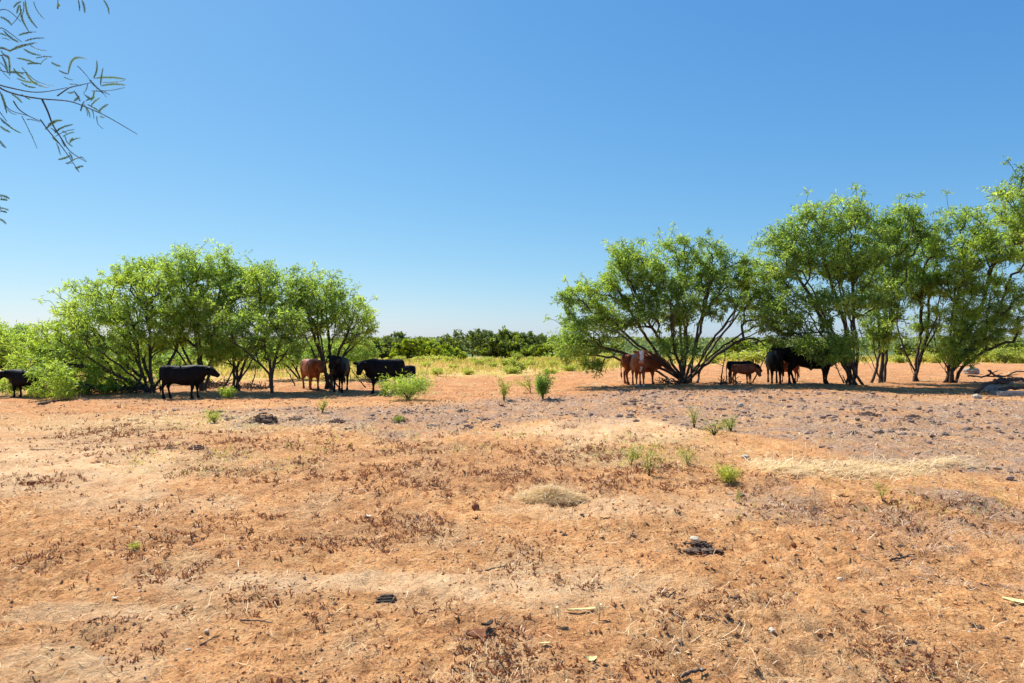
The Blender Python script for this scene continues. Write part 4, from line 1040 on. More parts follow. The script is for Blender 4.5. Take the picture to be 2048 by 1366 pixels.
def debris():
    GS = 'loose stones on the dirt'
    rock('brick', 68, 968, 22, 9, 'broken dark red brick lying on pale dirt at far left', M['redstone'], 'brick', None, 1, True, rz=.1, depth=.5)
    rock('stone', 951, 1018, 15, 11, 'dark red stone left of the hay pile', M['redstone'], group=GS, seed=2)
    rock('charred_block', 430, 828, 19, 8, 'black block in front of the left clump', M['charwood'], 'block', None, 3, True, rz=.05, depth=.8)
    rock('stone', 552, 1202, 13, 11, 'round brown stone in the lower left dirt', M['redstone'], group=GS, seed=4)
    rock('stone', 1388, 1080, 20, 8, 'white stone sitting on a dark manure patch', M['white'], group=GS, seed=5)
    rock('stone', 1480, 816, 14, 9, 'pale stone on the grey mulch', M['stone'], group=GS, seed=6)
    rock('stone', 1953, 797, 18, 12, 'pale stone in front of the log pile', M['stone'], group=GS, seed=7)
    rock('stone', 1490, 916, 18, 6, 'flat pale stone on brown weeds above the straw row', M['stone'], group=GS, seed=8)
    rock('stone', 1680, 1161, 11, 8, 'small white stone alone on orange dirt at right', M['white'], group=GS, seed=9)
    rock('stone', 1543, 1263, 15, 7, 'small pale flat stone in the lower right dirt', M['white'], group=GS, seed=10, rz=.6)
    rock('stone', 190, 925, 20, 9, 'low brown stone on pale dirt right of the brick', M['clod'], group=GS, seed=11)
    rock('stone', 1588, 1090, 10, 8, 'brown stone right of the white stone', M['redstone'], group=GS, seed=12)
    rock('stone', 413, 1266, 9, 5, 'tiny white pebble in the lower left', M['white'], group=GS, seed=13)
    rock('rock', 1944, 748, 30, 16, 'grey boulder behind the base of the right mesquite', M['graystone'], 'rock', None, 14)
    # log pile at the right edge
    GL_ = 'log pile at the right edge'
    rock('rock', 1985, 783, 34, 17, 'rounded brown rock at the left of the log pile', M['graystone'], 'rock', GL_, 21)
    rock('rock', 2014, 770, 24, 15, 'small round-faced rock in the middle of the log pile', M['graystone'], 'rock', GL_, 22)
    rock('slab', 2022, 790, 62, 9, 'flat pale stone slab lying in front of the log pile', M['graystone'], 'slab', GL_, 23, True, rz=-.05, depth=.6)
    rock('rock', 2044, 765, 26, 12, 'rough rock at the right edge of the log pile', M['graystone'], 'rock', GL_, 24)
    g1 = ground(1950, 788); d = g1.y
    def p(px, py, dy=0): return at(px, py, d + dy)
    stick('log', [p(1952, 786), p(1966, 774), p(1985, 762, .4), p(2010, 757, .8)], .075, 'thick dark log leaning left at the front of the log pile', 'log', group=GL_, seed=31, k=10)
    stick('log', [p(1990, 764, .6), p(2020, 758, .7), (p(2075, 762, .7))], .085, 'dark log lying along the top of the log pile', 'log', group=GL_, seed=32, k=10)
    stick('log', [p(2000, 780, .0), p(2030, 776, .1), p(2080, 772, .2)], .065, 'dark log in the shade above the pale slab', 'log', group=GL_, seed=33, k=10)
    stick('dead_branch', [p(1976, 741, .8), p(1988, 750, .8), p(2003, 756, .8), p(2020, 749, .8), p(2034, 741, .8), p(2060, 746, .8)], .035, 'curved dead branch arching over the log pile', 'branch', group=GL_, forks=2, seed=34)
    stick('dead_branch', [p(1935, 752, 1.6), p(1960, 753, 1.4), p(1985, 752, 1.2), p(2010, 753, 1.2), p(2050, 757, 1.2)], .035, 'long dead branch lying behind the log pile', 'branch', group=GL_, forks=3, seed=35)
    # fallen branch at left
    a, b_ = ground(78, 811), ground(135, 800)
    stick('fallen_branch', [a + Vector((0, 0, .04)), (a + b_) / 2 + Vector((0, 0, .07)), b_ + Vector((0, 0, .04))], .04, 'straight dark branch lying on red dirt at far left', 'branch', seed=36)
    # dead saplings and brush under the trees
    GD = 'bare dead saplings under the trees'
    for i, (pts, lab) in enumerate([
        ([(1441, 770), (1445, 740), (1450, 712), (1453, 690)], 'thin bent dead sapling right of the fan-shaped mesquite'),
        ([(1505, 766), (1520, 735), (1532, 712), (1548, 690), (1556, 674)], 'curved dead sapling left of the black cow that faces us'),
        ([(1688, 768), (1678, 745), (1668, 722)], 'short leaning dead stem under the largest cow\'s neck'),
        ([(1582 + 110, 766), (1685, 750)], 'short dead stub by the twin trunks'),
        ([(590, 772), (580, 750), (572, 738)], 'short forked dead stem left of the brown cow'),
        ([(505, 765), (512, 742), (508, 726)], 'crooked dead stem behind the small single-trunk mesquite'),
        ([(732, 776), (712, 752), (700, 735)], 'leaning dead stem between the two black cows')]):
        d0 = ground(pts[0][0], pts[0][1]).y
        stick('dead_sapling', [at(x_, y_, d0) for x_, y_ in pts], .028, lab, 'sapling', group=GD, forks=4, seed=40 + i, m=M['bark'])
    def brush(px, py, w_, h_, label, seed, n=70):
        g0 = ground(px, py); s = g0.y / F; W_, H_ = w_ * s, h_ * s; rng = np.random.default_rng(seed)
        P0 = []; P1 = []
        for i in range(n):
            a = np.array([rng.uniform(-.45, .45) * W_, rng.uniform(-.5, .5), rng.uniform(0, .2) * H_])
            d = rng.normal(size=3) * np.array([1, .6, .6]); d[2] = abs(d[2]); d /= np.linalg.norm(d); L = rng.uniform(.25, .7) * max(H_, .5)
            for _ in range(3):
                b2 = a + d * L / 3; P0.append(a); P1.append(b2); a = b2; d = d + rng.normal(size=3) * .3; d /= np.linalg.norm(d)
        P0, P1 = np.array(P0), np.array(P1); P1[:, 2] = np.maximum(P1[:, 2], .02)
        V, Q = seg_tubes(P0, P1, np.full(len(P0), .014), np.full(len(P0), .010), 4)
        o = mesh_obj('dead_brush', V, Q, M['bark']); o.location = g0; tag(o, label, 'brush', 'tangles of dead brush')
    brush(265, 786, 110, 36, 'tangle of dead brush under the wide left mesquite', 71, 150)
    brush(195, 786, 80, 30, 'low dead twigs under the sweeping left boughs', 75, 90)
    brush(425, 776, 60, 40, 'tangle of dead brush between the black cow and the leaning trunk', 72, 110)
    brush(500, 778, 80, 30, 'low dead brush behind the small single-trunk mesquite', 73, 120)
    brush(752, 768, 40, 44, 'fan of dead twigs between the two black cows', 74, 60)
    brush(1455, 768, 50, 22, 'small dead twigs at the foot of the bent sapling', 76, 50)
    brush(1345, 768, 50, 26, 'dead twigs around the foot of the fan-shaped mesquite', 77, 70)
    brush(665, 760, 40, 26, 'dark tangle at the foot of the many-stemmed mesquite', 78, 60)
    # sticks in the foreground
    GT = 'twigs on the foreground dirt'
    for i, (x0, y0, x1, y1, r_, lab) in enumerate([
        (175, 1256, 212, 1247, .008, 'short dark stick on the lower left dirt'), (480, 1241, 545, 1245, .006, 'forked dark twig in the lower left, right of the short stick'),
        (632, 1146, 642, 1162, .004, 'tiny upright black twig above the slatted wood'), (970, 1140, 1016, 1132, .006, 'dark twig on orange dirt right of centre'),
        (400, 1290, 440, 1268, .005, 'thin twig below the forked one'), (1405, 1238, 1440, 1256, .006, 'forked twig on the lower right dirt'),
        (1455, 1200, 1480, 1203, .006, 'short straight twig on the right dirt'), (1335, 1205, 1350, 1190, .008, 'short grey twig right of the yellow stalk'),
        (1700, 1196, 1830, 1200, .005, 'long thin twig across the right dirt'), (1362, 1362, 1412, 1352, .012, 'grey stick at the bottom edge right of centre'),
        (1225, 1040, 1200, 1046, .008, 'short dark twig below the hay pile'), (840, 1230, 880, 1226, .005, 'thin crooked twig right of the slatted wood'),
        (60, 900, 110, 902, .008, 'thin stick on the pale dirt at left'), (1830, 908, 1870, 896, .010, 'dark stick on the mulch at right'),
        (1660, 1040, 1705, 1026, .008, 'dark twig below the straw row'), (1780, 1130, 1830, 1122, .010, 'knotted black twig on the right dirt'),
        (1960, 1170, 2000, 1176, .007, 'crooked twig near the right edge')]):
        a, b_ = ground(x0, y0), ground(x1, y1); up = Vector((0, 0, r_ * 1.1))
        if lab.startswith('tiny upright'): b_ = a + Vector((-.03, 0, .06)); 
        stick('twig', [a + up, (a + b_) / 2 + up * 1.6, b_ + up], r_, lab, 'twig', group=GT, forks=3 if 'forked' in lab or 'knotted' in lab else 1, seed=90 + i)
    # slatted piece of weathered wood
    g0 = ground(768, 1200); s = g0.y / F
    t = empty('wood_scrap', g0 + Vector((0, 0, .012)), .0); t.rotation_euler = (R(6), R(-3), R(-8)); tag(t, 'weathered scrap of slatted wood half sunk in the dirt', 'wood scrap')
    for j in range(4):
        import bmesh
        b = bmesh.new(); bmesh.ops.create_cube(b, size=1); bmesh.ops.scale(b, vec=((.13 - .012 * j), .022, .018), verts=b.verts)
        bmesh.ops.subdivide_edges(b, edges=b.edges[:], cuts=2)
        for v in b.verts: v.co += Vector((random.gauss(0, .002), random.gauss(0, .001), random.gauss(0, .002) + .004 * math.sin(v.co.x * 30)))
        me = bpy.data.meshes.new('slat'); b.to_mesh(me); b.free(); me.materials.append(M['charwood'])
        o = bpy.data.objects.new('slat', me); COL.objects.link(o); o.parent = t; o.location = (.006 * (j % 2), (j - 1.5) * .034, .004 * j); o.rotation_euler = (0, 0, random.uniform(-.06, .06))
    v, f = poly_tube(smooth_path([(.06, -.06, .0), (.085, -.02, .02), (.08, .03, .02), (.05, .06, .01)], 8), np.full(8, .008), 6)
    mesh_obj('rim', v, f, M['charwood'], t, smooth=True)
    # bark slab near the bottom centre
    def slab(px, py, L, W_, th, rz, label, m, name='bark_piece', cat='bark', curl=.0, seed=0, tilt=0.0, z=.01):
        g0 = ground(px, py); rng = np.random.default_rng(seed); n = 14; V = []
        for i in range(n):
            u = i / (n - 1) * 2 - 1; ww = W_ * .5 * (1 - abs(u) ** 3 * .75) * rng.uniform(.85, 1.1)
            for sgn in (-1, 1):
                for zz in (0, th): V.append((u * L / 2, sgn * ww, zz + curl * (u * u) + rng.normal() * th * .15 + abs(sgn) * 0))
        Q = []
        for i in range(n - 1):
            a = i * 4; b2 = a + 4
            Q += [(a, a + 2, b2 + 2, b2), (a + 1, b2 + 1, b2 + 3, a + 3), (a, b2, b2 + 1, a + 1), (a + 2, a + 3, b2 + 3, b2 + 2)]
        Q += [(0, 1, 3, 2), (4 * n - 4, 4 * n - 2, 4 * n - 1, 4 * n - 3)]
        o = mesh_obj(name, V, np.array(Q), m); o.location = g0 + Vector((0, 0, z)); o.rotation_euler = (R(tilt), 0, R(rz)); tag(o, label, cat); return o
    slab(962, 1272, .20, .075, .010, 12, 'curled dark bark slab with red top near bottom centre', M['redstone'], curl=.015, seed=3, tilt=14, z=.018)
    slab(975, 1268, .09, .04, .012, 38, 'charred splinter on the end of the curled bark slab', M['charwood'], name='wood_splinter', cat='splinter', curl=.01, seed=5, tilt=-8, z=.03)
    slab(1172, 1224, .285, .022, .008, 10, 'long flat yellow stalk lying on the dirt', M['yellow'], 'yellow_stalk', 'stalk', .004, 4, 0, .014)
    slab(1090, 1304, .07, .012, .004, 10, 'short yellow stalk piece below the long one', M['yellow'], 'yellow_stalk', 'stalk', 0, 5, 0, .01)
    slab(1182, 1330, .070, .032, .003, -8, 'curled yellow dead leaf at bottom right of centre', M['yellow'], 'dead_leaf', 'leaf', .02, 6, 20, .008)
    slab(735, 1034, .14, .030, .006, -35, 'white chip lying on brown dirt left of centre', M['white'], 'pale_chip', 'chip', .008, 7, 10, .012)
    slab(2036, 1206, .19, .050, .004, -32, 'pale straw-coloured blade at the right edge', M['yellow'], 'dead_leaf', 'leaf', .008, 8, 6, .012)
    slab(230, 1202, .05, .024, .005, 8, 'pale grey bark flake on the lower left dirt', M['white'], 'pale_chip', 'chip', .006, 9, 4, .008)
    # clumps
    C = [(528, 846, 62, 24, 'largest dark heap of old manure in front of the left clump'), (592, 840, 40, 16, 'dark manure clump just right of the largest heap'), (675, 845, 40, 10, 'flat dark clump between the heap and the grey weed'),
         (800, 843, 36, 20, 'grey peaked clump carrying a grey-green weed'), (395, 897, 44, 12, 'dark clump in the dry grass left of centre'), (340, 899, 26, 8, 'small dark clump left of the dry-grass one'),
         (1400, 1098, 92, 22, 'dark crumbled manure patch below the white stone'), (1735, 832, 52, 13, 'dark flat clump on the right mulch'), (1706, 870, 30, 11, 'dark triangular clump on the right mulch'),
         (1712, 810, 24, 11, 'brown clump at the upper edge of the right mulch'), (1270, 803, 22, 13, 'dark clump in front of the white-faced cow'), (1250, 812, 16, 9, 'small dark clump left-front of the white-faced cow'),
         (1922, 812, 16, 7, 'dark clump near the right log pile'), (1805, 860, 30, 8, 'low grey clump in the middle of the right mulch'), (1825, 835, 36, 9, 'low brown clump upper right of the mulch'),
         (1440, 822, 18, 8, 'small brown clump by the pale mulch stone'), (925, 823, 30, 10, 'low dark clump in the grey band left of the seedling'), (1110, 806, 40, 7, 'dark litter at the foot of the dark seedling'),
         (1130, 1070, 16, 12, 'small black clump right of centre'), (1265, 1075, 14, 10, 'black clump left of the dark patch'), (1955, 1018, 14, 8, 'small dark clump on the straw at right'),
         (1800, 1090, 26, 8, 'flat dark clump low on the right'), (1950, 1250, 50, 12, 'broken dark clods in the lower right'), (1825, 1285, 34, 12, 'dark crumbs left of the broken clods'),
         (940, 1300, 16, 12, 'dark clod below the bark slab'), (970, 1320, 20, 11, 'dark clod pair at the bottom centre'), (1040, 1312, 18, 10, 'dark clod right of the bottom clod pair'), (1455, 1250, 16, 9, 'dark clod beside the forked right twig')]
    for i, (x_, y_, w_, h_, lab) in enumerate(C): clump(x_, y_, w_, h_, lab, 200 + i * 7)
debris()

# ------------------------------------------------------------------ scatter on the ground (stuff)
def scatter_points(n, dmin, dmax, rng, half=0.86, power=1.0):
    d = dmin * (dmax / dmin) ** (rng.random(n) ** power)
    x = rng.uniform(-half, half, n) * d
    return x, d

def hz(x, y): return hbase(x, y) + micro(x, y)

def ribbons(P, D, L, W, rng, arch=0.15, flat=0.0):
    """bent flat strands, 2 quads each"""
    n = len(P); D = D / np.linalg.norm(D, axis=1, keepdims=True)
    r = rng.normal(size=(n, 3)) + np.array([[0, 0, flat]]); S = np.cross(D, r); S /= np.linalg.norm(S, axis=1, keepdims=True)
    L = L[:, None]; W = W[:, None]
    up = np.array([[0, 0, 1.0]]) + rng.normal(size=(n, 3)) * 0.5
    m = P + D * L * .5 + up * L * arch * .5; e = P + D * L
    V = np.stack([P - S * W * .5, P + S * W * .5, m - S * W * .5, m + S * W * .5, e - S * W * .2, e + S * W * .2], 1).reshape(-1, 3)
    b = (np.arange(n) * 6)[:, None, None]
    Q = (b + np.array([[0, 1, 3, 2], [2, 3, 5, 4]])[None]).reshape(-1, 4)
    return V, Q

def scatters():
    rng = np.random.default_rng(1234)
    # reddish dried weed sprigs
    x, y = scatter_points(95000, 3.4, 22, rng, power=0.85)
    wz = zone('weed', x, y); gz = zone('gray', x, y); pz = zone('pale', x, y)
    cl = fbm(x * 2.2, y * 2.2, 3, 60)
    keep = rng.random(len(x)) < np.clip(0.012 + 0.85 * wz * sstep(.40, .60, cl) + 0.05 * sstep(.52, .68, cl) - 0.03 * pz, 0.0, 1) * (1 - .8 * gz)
    x, y = x[keep], y[keep]; n = len(x); z = hz(x, y)
    per = 4; P = np.repeat(np.stack([x, y, z - .004], 1), per, 0); sc = np.repeat(rng.uniform(.5, 1.5, n), per) * np.repeat(np.clip(.8 + y * .03, .8, 1.4), per)
    D = rng.normal(size=(n * per, 3)) * np.array([.8, .8, .4]); D[:, 2] = np.abs(D[:, 2]) + .6
    P = P + rng.normal(size=P.shape) * np.array([.012, .012, 0])
    V, Q = ribbons(P, D, (.014 + .0032 * np.repeat(y, per)).clip(0, .040) * sc * rng.uniform(.4, 1.3, n * per), .0085 * sc, rng, .3)
    tt = np.repeat(np.clip(np.repeat(rng.uniform(.15, .85, n), per) + rng.normal(size=n * per) * .1, 0, 1), 6)
    o = mesh_obj('dried_weeds', V, Q, M['sprig'], attrs={'tint': tt}); tag(o, 'reddish brown dried weed sprigs covering the dirt', 'weeds', kind='stuff')
    print('sprigs', n)
    # pale dry grass blades
    x, y = scatter_points(100000, 3.4, 46, rng, power=0.85)
    sz = zone('straw', x, y); wz = zone('weed', x, y); cl = fbm(x * 1.4, y * 1.4, 3, 61)
    keep = rng.random(len(x)) < np.clip(.07 + .10 * sstep(22, 26, y) + .8 * sz + .25 * wz * sstep(.5, .65, cl), 0, 1)
    x, y = x[keep], y[keep]; n = len(x)
    D = rng.normal(size=(n, 3)); D[:, 2] = np.abs(D[:, 2]) * .35 + .05
    V, Q = ribbons(np.stack([x, y, hz(x, y)], 1), D, rng.uniform(.04, .16, n), rng.uniform(.002, .005, n) * np.clip(y / 7, 1, 3), rng, .3, 2.5)
    o = mesh_obj('dry_grass', V, Q, M['straw'], attrs={'tint': np.repeat(rng.uniform(0, 1, n), 6)}); tag(o, 'pale dry grass blades lying over the dirt', 'grass', kind='stuff')
    print('dry grass', n)
    # pale green thin grass in places
    x, y = scatter_points(30000, 7, 26, rng, power=0.8)
    px, py = inv_px(x, y)
    gg = blob(px, py, 420, 920, 260, 40) + blob(px, py, 1320, 910, 170, 45) + .8 * blob(px, py, 430, 845, 160, 22) + .5 * blob(px, py, 900, 880, 400, 30) + .6 * blob(px, py, 1750, 1020, 300, 60)
    keep = rng.random(len(x)) < np.clip(gg, 0, 1) * sstep(.42, .62, fbm(x * 1.8, y * 1.8, 3, 62)) * .6
    x, y = x[keep], y[keep]; n = len(x)
    D = rng.normal(size=(n, 3)) * .5; D[:, 2] = np.abs(D[:, 2]) + .5
    V, Q = ribbons(np.stack([x, y, hz(x, y)], 1), D, rng.uniform(.05, .14, n), rng.uniform(.003, .007, n) * np.clip(y / 9, 1, 3), rng, .2)
    o = mesh_obj('thin_grass', V, Q, M['weed_green'], attrs={'tint': np.repeat(rng.uniform(.3, 1, n), 6)}); tag(o, 'thin pale green grass sprouting among the dried weeds', 'grass', kind='stuff')
    # grey litter on the mulch
    x, y = scatter_points(90000, 5, 26, rng, power=0.75)
    gz = zone('gray', x, y); keep = rng.random(len(x)) < np.clip(.02 + gz * .75, 0, 1)
    x, y = x[keep], y[keep]; n = len(x)
    D = rng.normal(size=(n, 3)); D[:, 2] = np.abs(D[:, 2]) * .3
    V, Q = ribbons(np.stack([x, y, hz(x, y) + .003], 1), D, rng.uniform(.03, .13, n), rng.uniform(.002, .005, n) * np.clip(y / 9, 1, 3), rng, .2, 3.0)
    o = mesh_obj('grey_litter', V, Q, M['litter'], attrs={'tint': np.repeat(rng.uniform(0, 1, n) ** .8, 6)}); tag(o, 'grey stalk litter strewn over the old mulch', 'litter', kind='stuff')
    print('litter', n)
    # straw row
    n = 12000; u = rng.random(n) ** 1.25; x = 3.6 + u * 3.4
    c = 10.2 + .55 * np.sin(x * .9) + .10 * (x - 3)
    hgt = .13 * np.maximum(0, vnoise(x * 1.6, x * 0 + 3, 8) - .15) * (1 - .6 * sstep(6.2, 8.4, x)) * 1.6
    sg = .10 + .24 * vnoise(x * 1.1, x * 0 + 9, 18); q = rng.normal(size=n) * sg; y = c + q + .12 * (vnoise(x * 2.3, x * 0 + 1, 19) - .5)
    z = hz(x, y) + hgt * np.exp(-(q / sg) ** 2) * rng.uniform(.1, 1, n)
    kk = rng.random(n) < .10 + .8 * sstep(.32, .7, vnoise(x * .9, x * 0 + 4, 28)); x, y, z, n = x[kk], y[kk], z[kk], int(kk.sum())
    D = np.stack([np.ones(n) + rng.normal(size=n) * .9, rng.normal(size=n) * .6, rng.normal(size=n) * .22], 1)
    V, Q = ribbons(np.stack([x, y, z], 1), D, rng.uniform(.12, .38, n), rng.uniform(.004, .009, n), rng, .15, 2.5)
    o = mesh_obj('straw', V, Q, M['straw'], attrs={'tint': np.repeat(rng.uniform(.15, .95, n), 6)}); tag(o, 'raked row of pale yellow straw across the right ground', 'straw', kind='stuff')
    # hay pile
    g0 = ground(1100, 1002); n = 2600
    a = rng.uniform(0, 6.28, n); r_ = rng.random(n) ** .6; X = np.cos(a) * r_ * .42; Y = np.sin(a) * r_ * .22 + .1
    Z = .19 * (1 - r_) ** 1.0 * rng.uniform(.25, 1, n) + .006 + .01 * (r_ > .8)
    D = np.stack([-X * .7 + rng.normal(size=n) * .35, -Y * .3 + rng.normal(size=n) * .22, .03 + rng.normal(size=n) * .08], 1)
    P = np.stack([X, Y, Z], 1); D /= np.linalg.norm(D, axis=1, keepdims=True); L = rng.uniform(.12, .34, n)
    P = P - D * L[:, None] * .5; P[:, 2] = np.maximum(P[:, 2], .002)
    V, Q = ribbons(P, D, L, rng.uniform(.0025, .005, n), rng, .12, 2.0)
    V[:, 2] = np.maximum(V[:, 2], .001)
    t = empty('hay_pile', g0); tag(t, 'small mound of greyish dry hay in the middle foreground', 'hay pile')
    mesh_obj('straw_strands', V, Q, M['straw'], t, attrs={'tint': np.repeat(rng.uniform(.1, .75, n), 6)})['kind'] = 'stuff'
    v, f = lump(3, (.30, .15, .06), 5, .3); mesh_obj('shade_core', v + np.array([0, .12, .0]), f, M['manure'], t, smooth=True)  # dark lump whose colour paints the shaded lower front edge of the mound
    # crumbs and pebbles
    v0 = np.array([[1, 0, 0], [0, 1, 0], [-1, 0, 0], [0, -1, 0], [0, 0, 1], [0, 0, -1.0]]); f0 = np.array([[0, 1, 4], [1, 2, 4], [2, 3, 4], [3, 0, 4], [1, 0, 5], [2, 1, 5], [3, 2, 5], [0, 3, 5]])
    for nm, num, sz, mk, lab, zn, dm in (('dirt_crumbs', 34000, .0078, 'clod', 'small crumbs of red dirt scattered everywhere', None, 40), ('dark_crumbs', 34000, .0075, 'manure', 'dark crumbs of old manure and bark bits', 'gray', 26), ('pale_pebbles', 1700, .006, 'stone', 'pale pebbles among the red dirt', None, 18)):
        x, y = scatter_points(num, 3.3, dm, rng, power=.85)
        cl = fbm(x * .8, y * .8, 3, 70 + num % 7)
        k = rng.random(num) < np.clip(sstep(.35, .65, cl) + .1, 0, 1)
        if zn: k &= rng.random(num) < (.16 + .9 * zone(zn, x, y))
        x, y = x[k], y[k]; n = len(x)
        s = sz * np.minimum(rng.lognormal(-.1, .6, n), 2.4) * np.clip(.7 + y * .055, .8, 2.0)
        vv = v0[None, :, :] * (1 + rng.uniform(-.3, .3, (n, len(v0), 1)))
        V = vv[:, :, :] * (s[:, None, None] * np.array([1.2, 1.0, .7])) + np.stack([x, y, hz(x, y) + s * .2], 1)[:, None]
        # coarse octahedral crumbs keep the count down: use the base icosahedron
        Fc = (np.arange(n) * len(v0))[:, None, None] + f0[None]
        o = mesh_obj(nm, V.reshape(-1, 3), Fc.reshape(-1, 3), M[mk]); tag(o, lab, 'crumbs', kind='stuff')
        print(nm, n)
    n = 11000; x, y = scatter_points(n, 8, 26, rng, power=.6)
    k = rng.random(n) < zone('gray', x, y) * sstep(.40, .60, fbm(x * .9, y * .9, 3, 83)); x, y = x[k], y[k]; n = len(x); vi, fi = ico(1)
    s = .021 * np.minimum(rng.lognormal(-.1, .65, n), 2.6)
    V = vi[None] * (1 + rng.uniform(-.4, .4, (n, len(vi), 1))) * (s[:, None, None] * np.array([1.5, 1.1, .75])) + np.stack([x, y, hz(x, y) + s * .2], 1)[:, None]
    o = mesh_obj('mulch_clods', V.reshape(-1, 3), ((np.arange(n) * len(vi))[:, None, None] + fi[None]).reshape(-1, 3), M['mulch']); tag(o, 'dark broken clods all over the old grey mulch', 'clods', kind='stuff')
    print('mulch clods', n)
    # field grass
    n = 60000; d = 33 * (130 / 33) ** (rng.random(n)); x = rng.uniform(-.95, .95, n) * d
    gz = zone('green', x, d); keep = rng.random(n) < gz * sstep(.3, .55, fbm(x * .25, d * .25, 3, 90)) ; x, d = x[keep], d[keep]; n = len(x)
    D = rng.normal(size=(n, 3)) * .35; D[:, 2] = np.abs(D[:, 2]) + .8
    k = np.clip(d / 40, .8, 3)
    V, Q = ribbons(np.stack([x, d, hz(x, d) - .02], 1), D, rng.uniform(.12, .38, n) * np.clip(k, 1, 1.5), rng.uniform(.03, .06, n) * k, rng, .1)
    tn = np.clip(fbm(x * .12, d * .12, 3, 92) * 2.4 - .65 + rng.normal(size=n) * .12, 0, 1)
    o = mesh_obj('field_grass', V, Q, M['grass'], attrs={'tint': np.repeat(tn, 6)}); tag(o, 'yellow-green grass covering the field behind the dirt', 'grass', kind='stuff')
    print('field grass', n)
scatters()

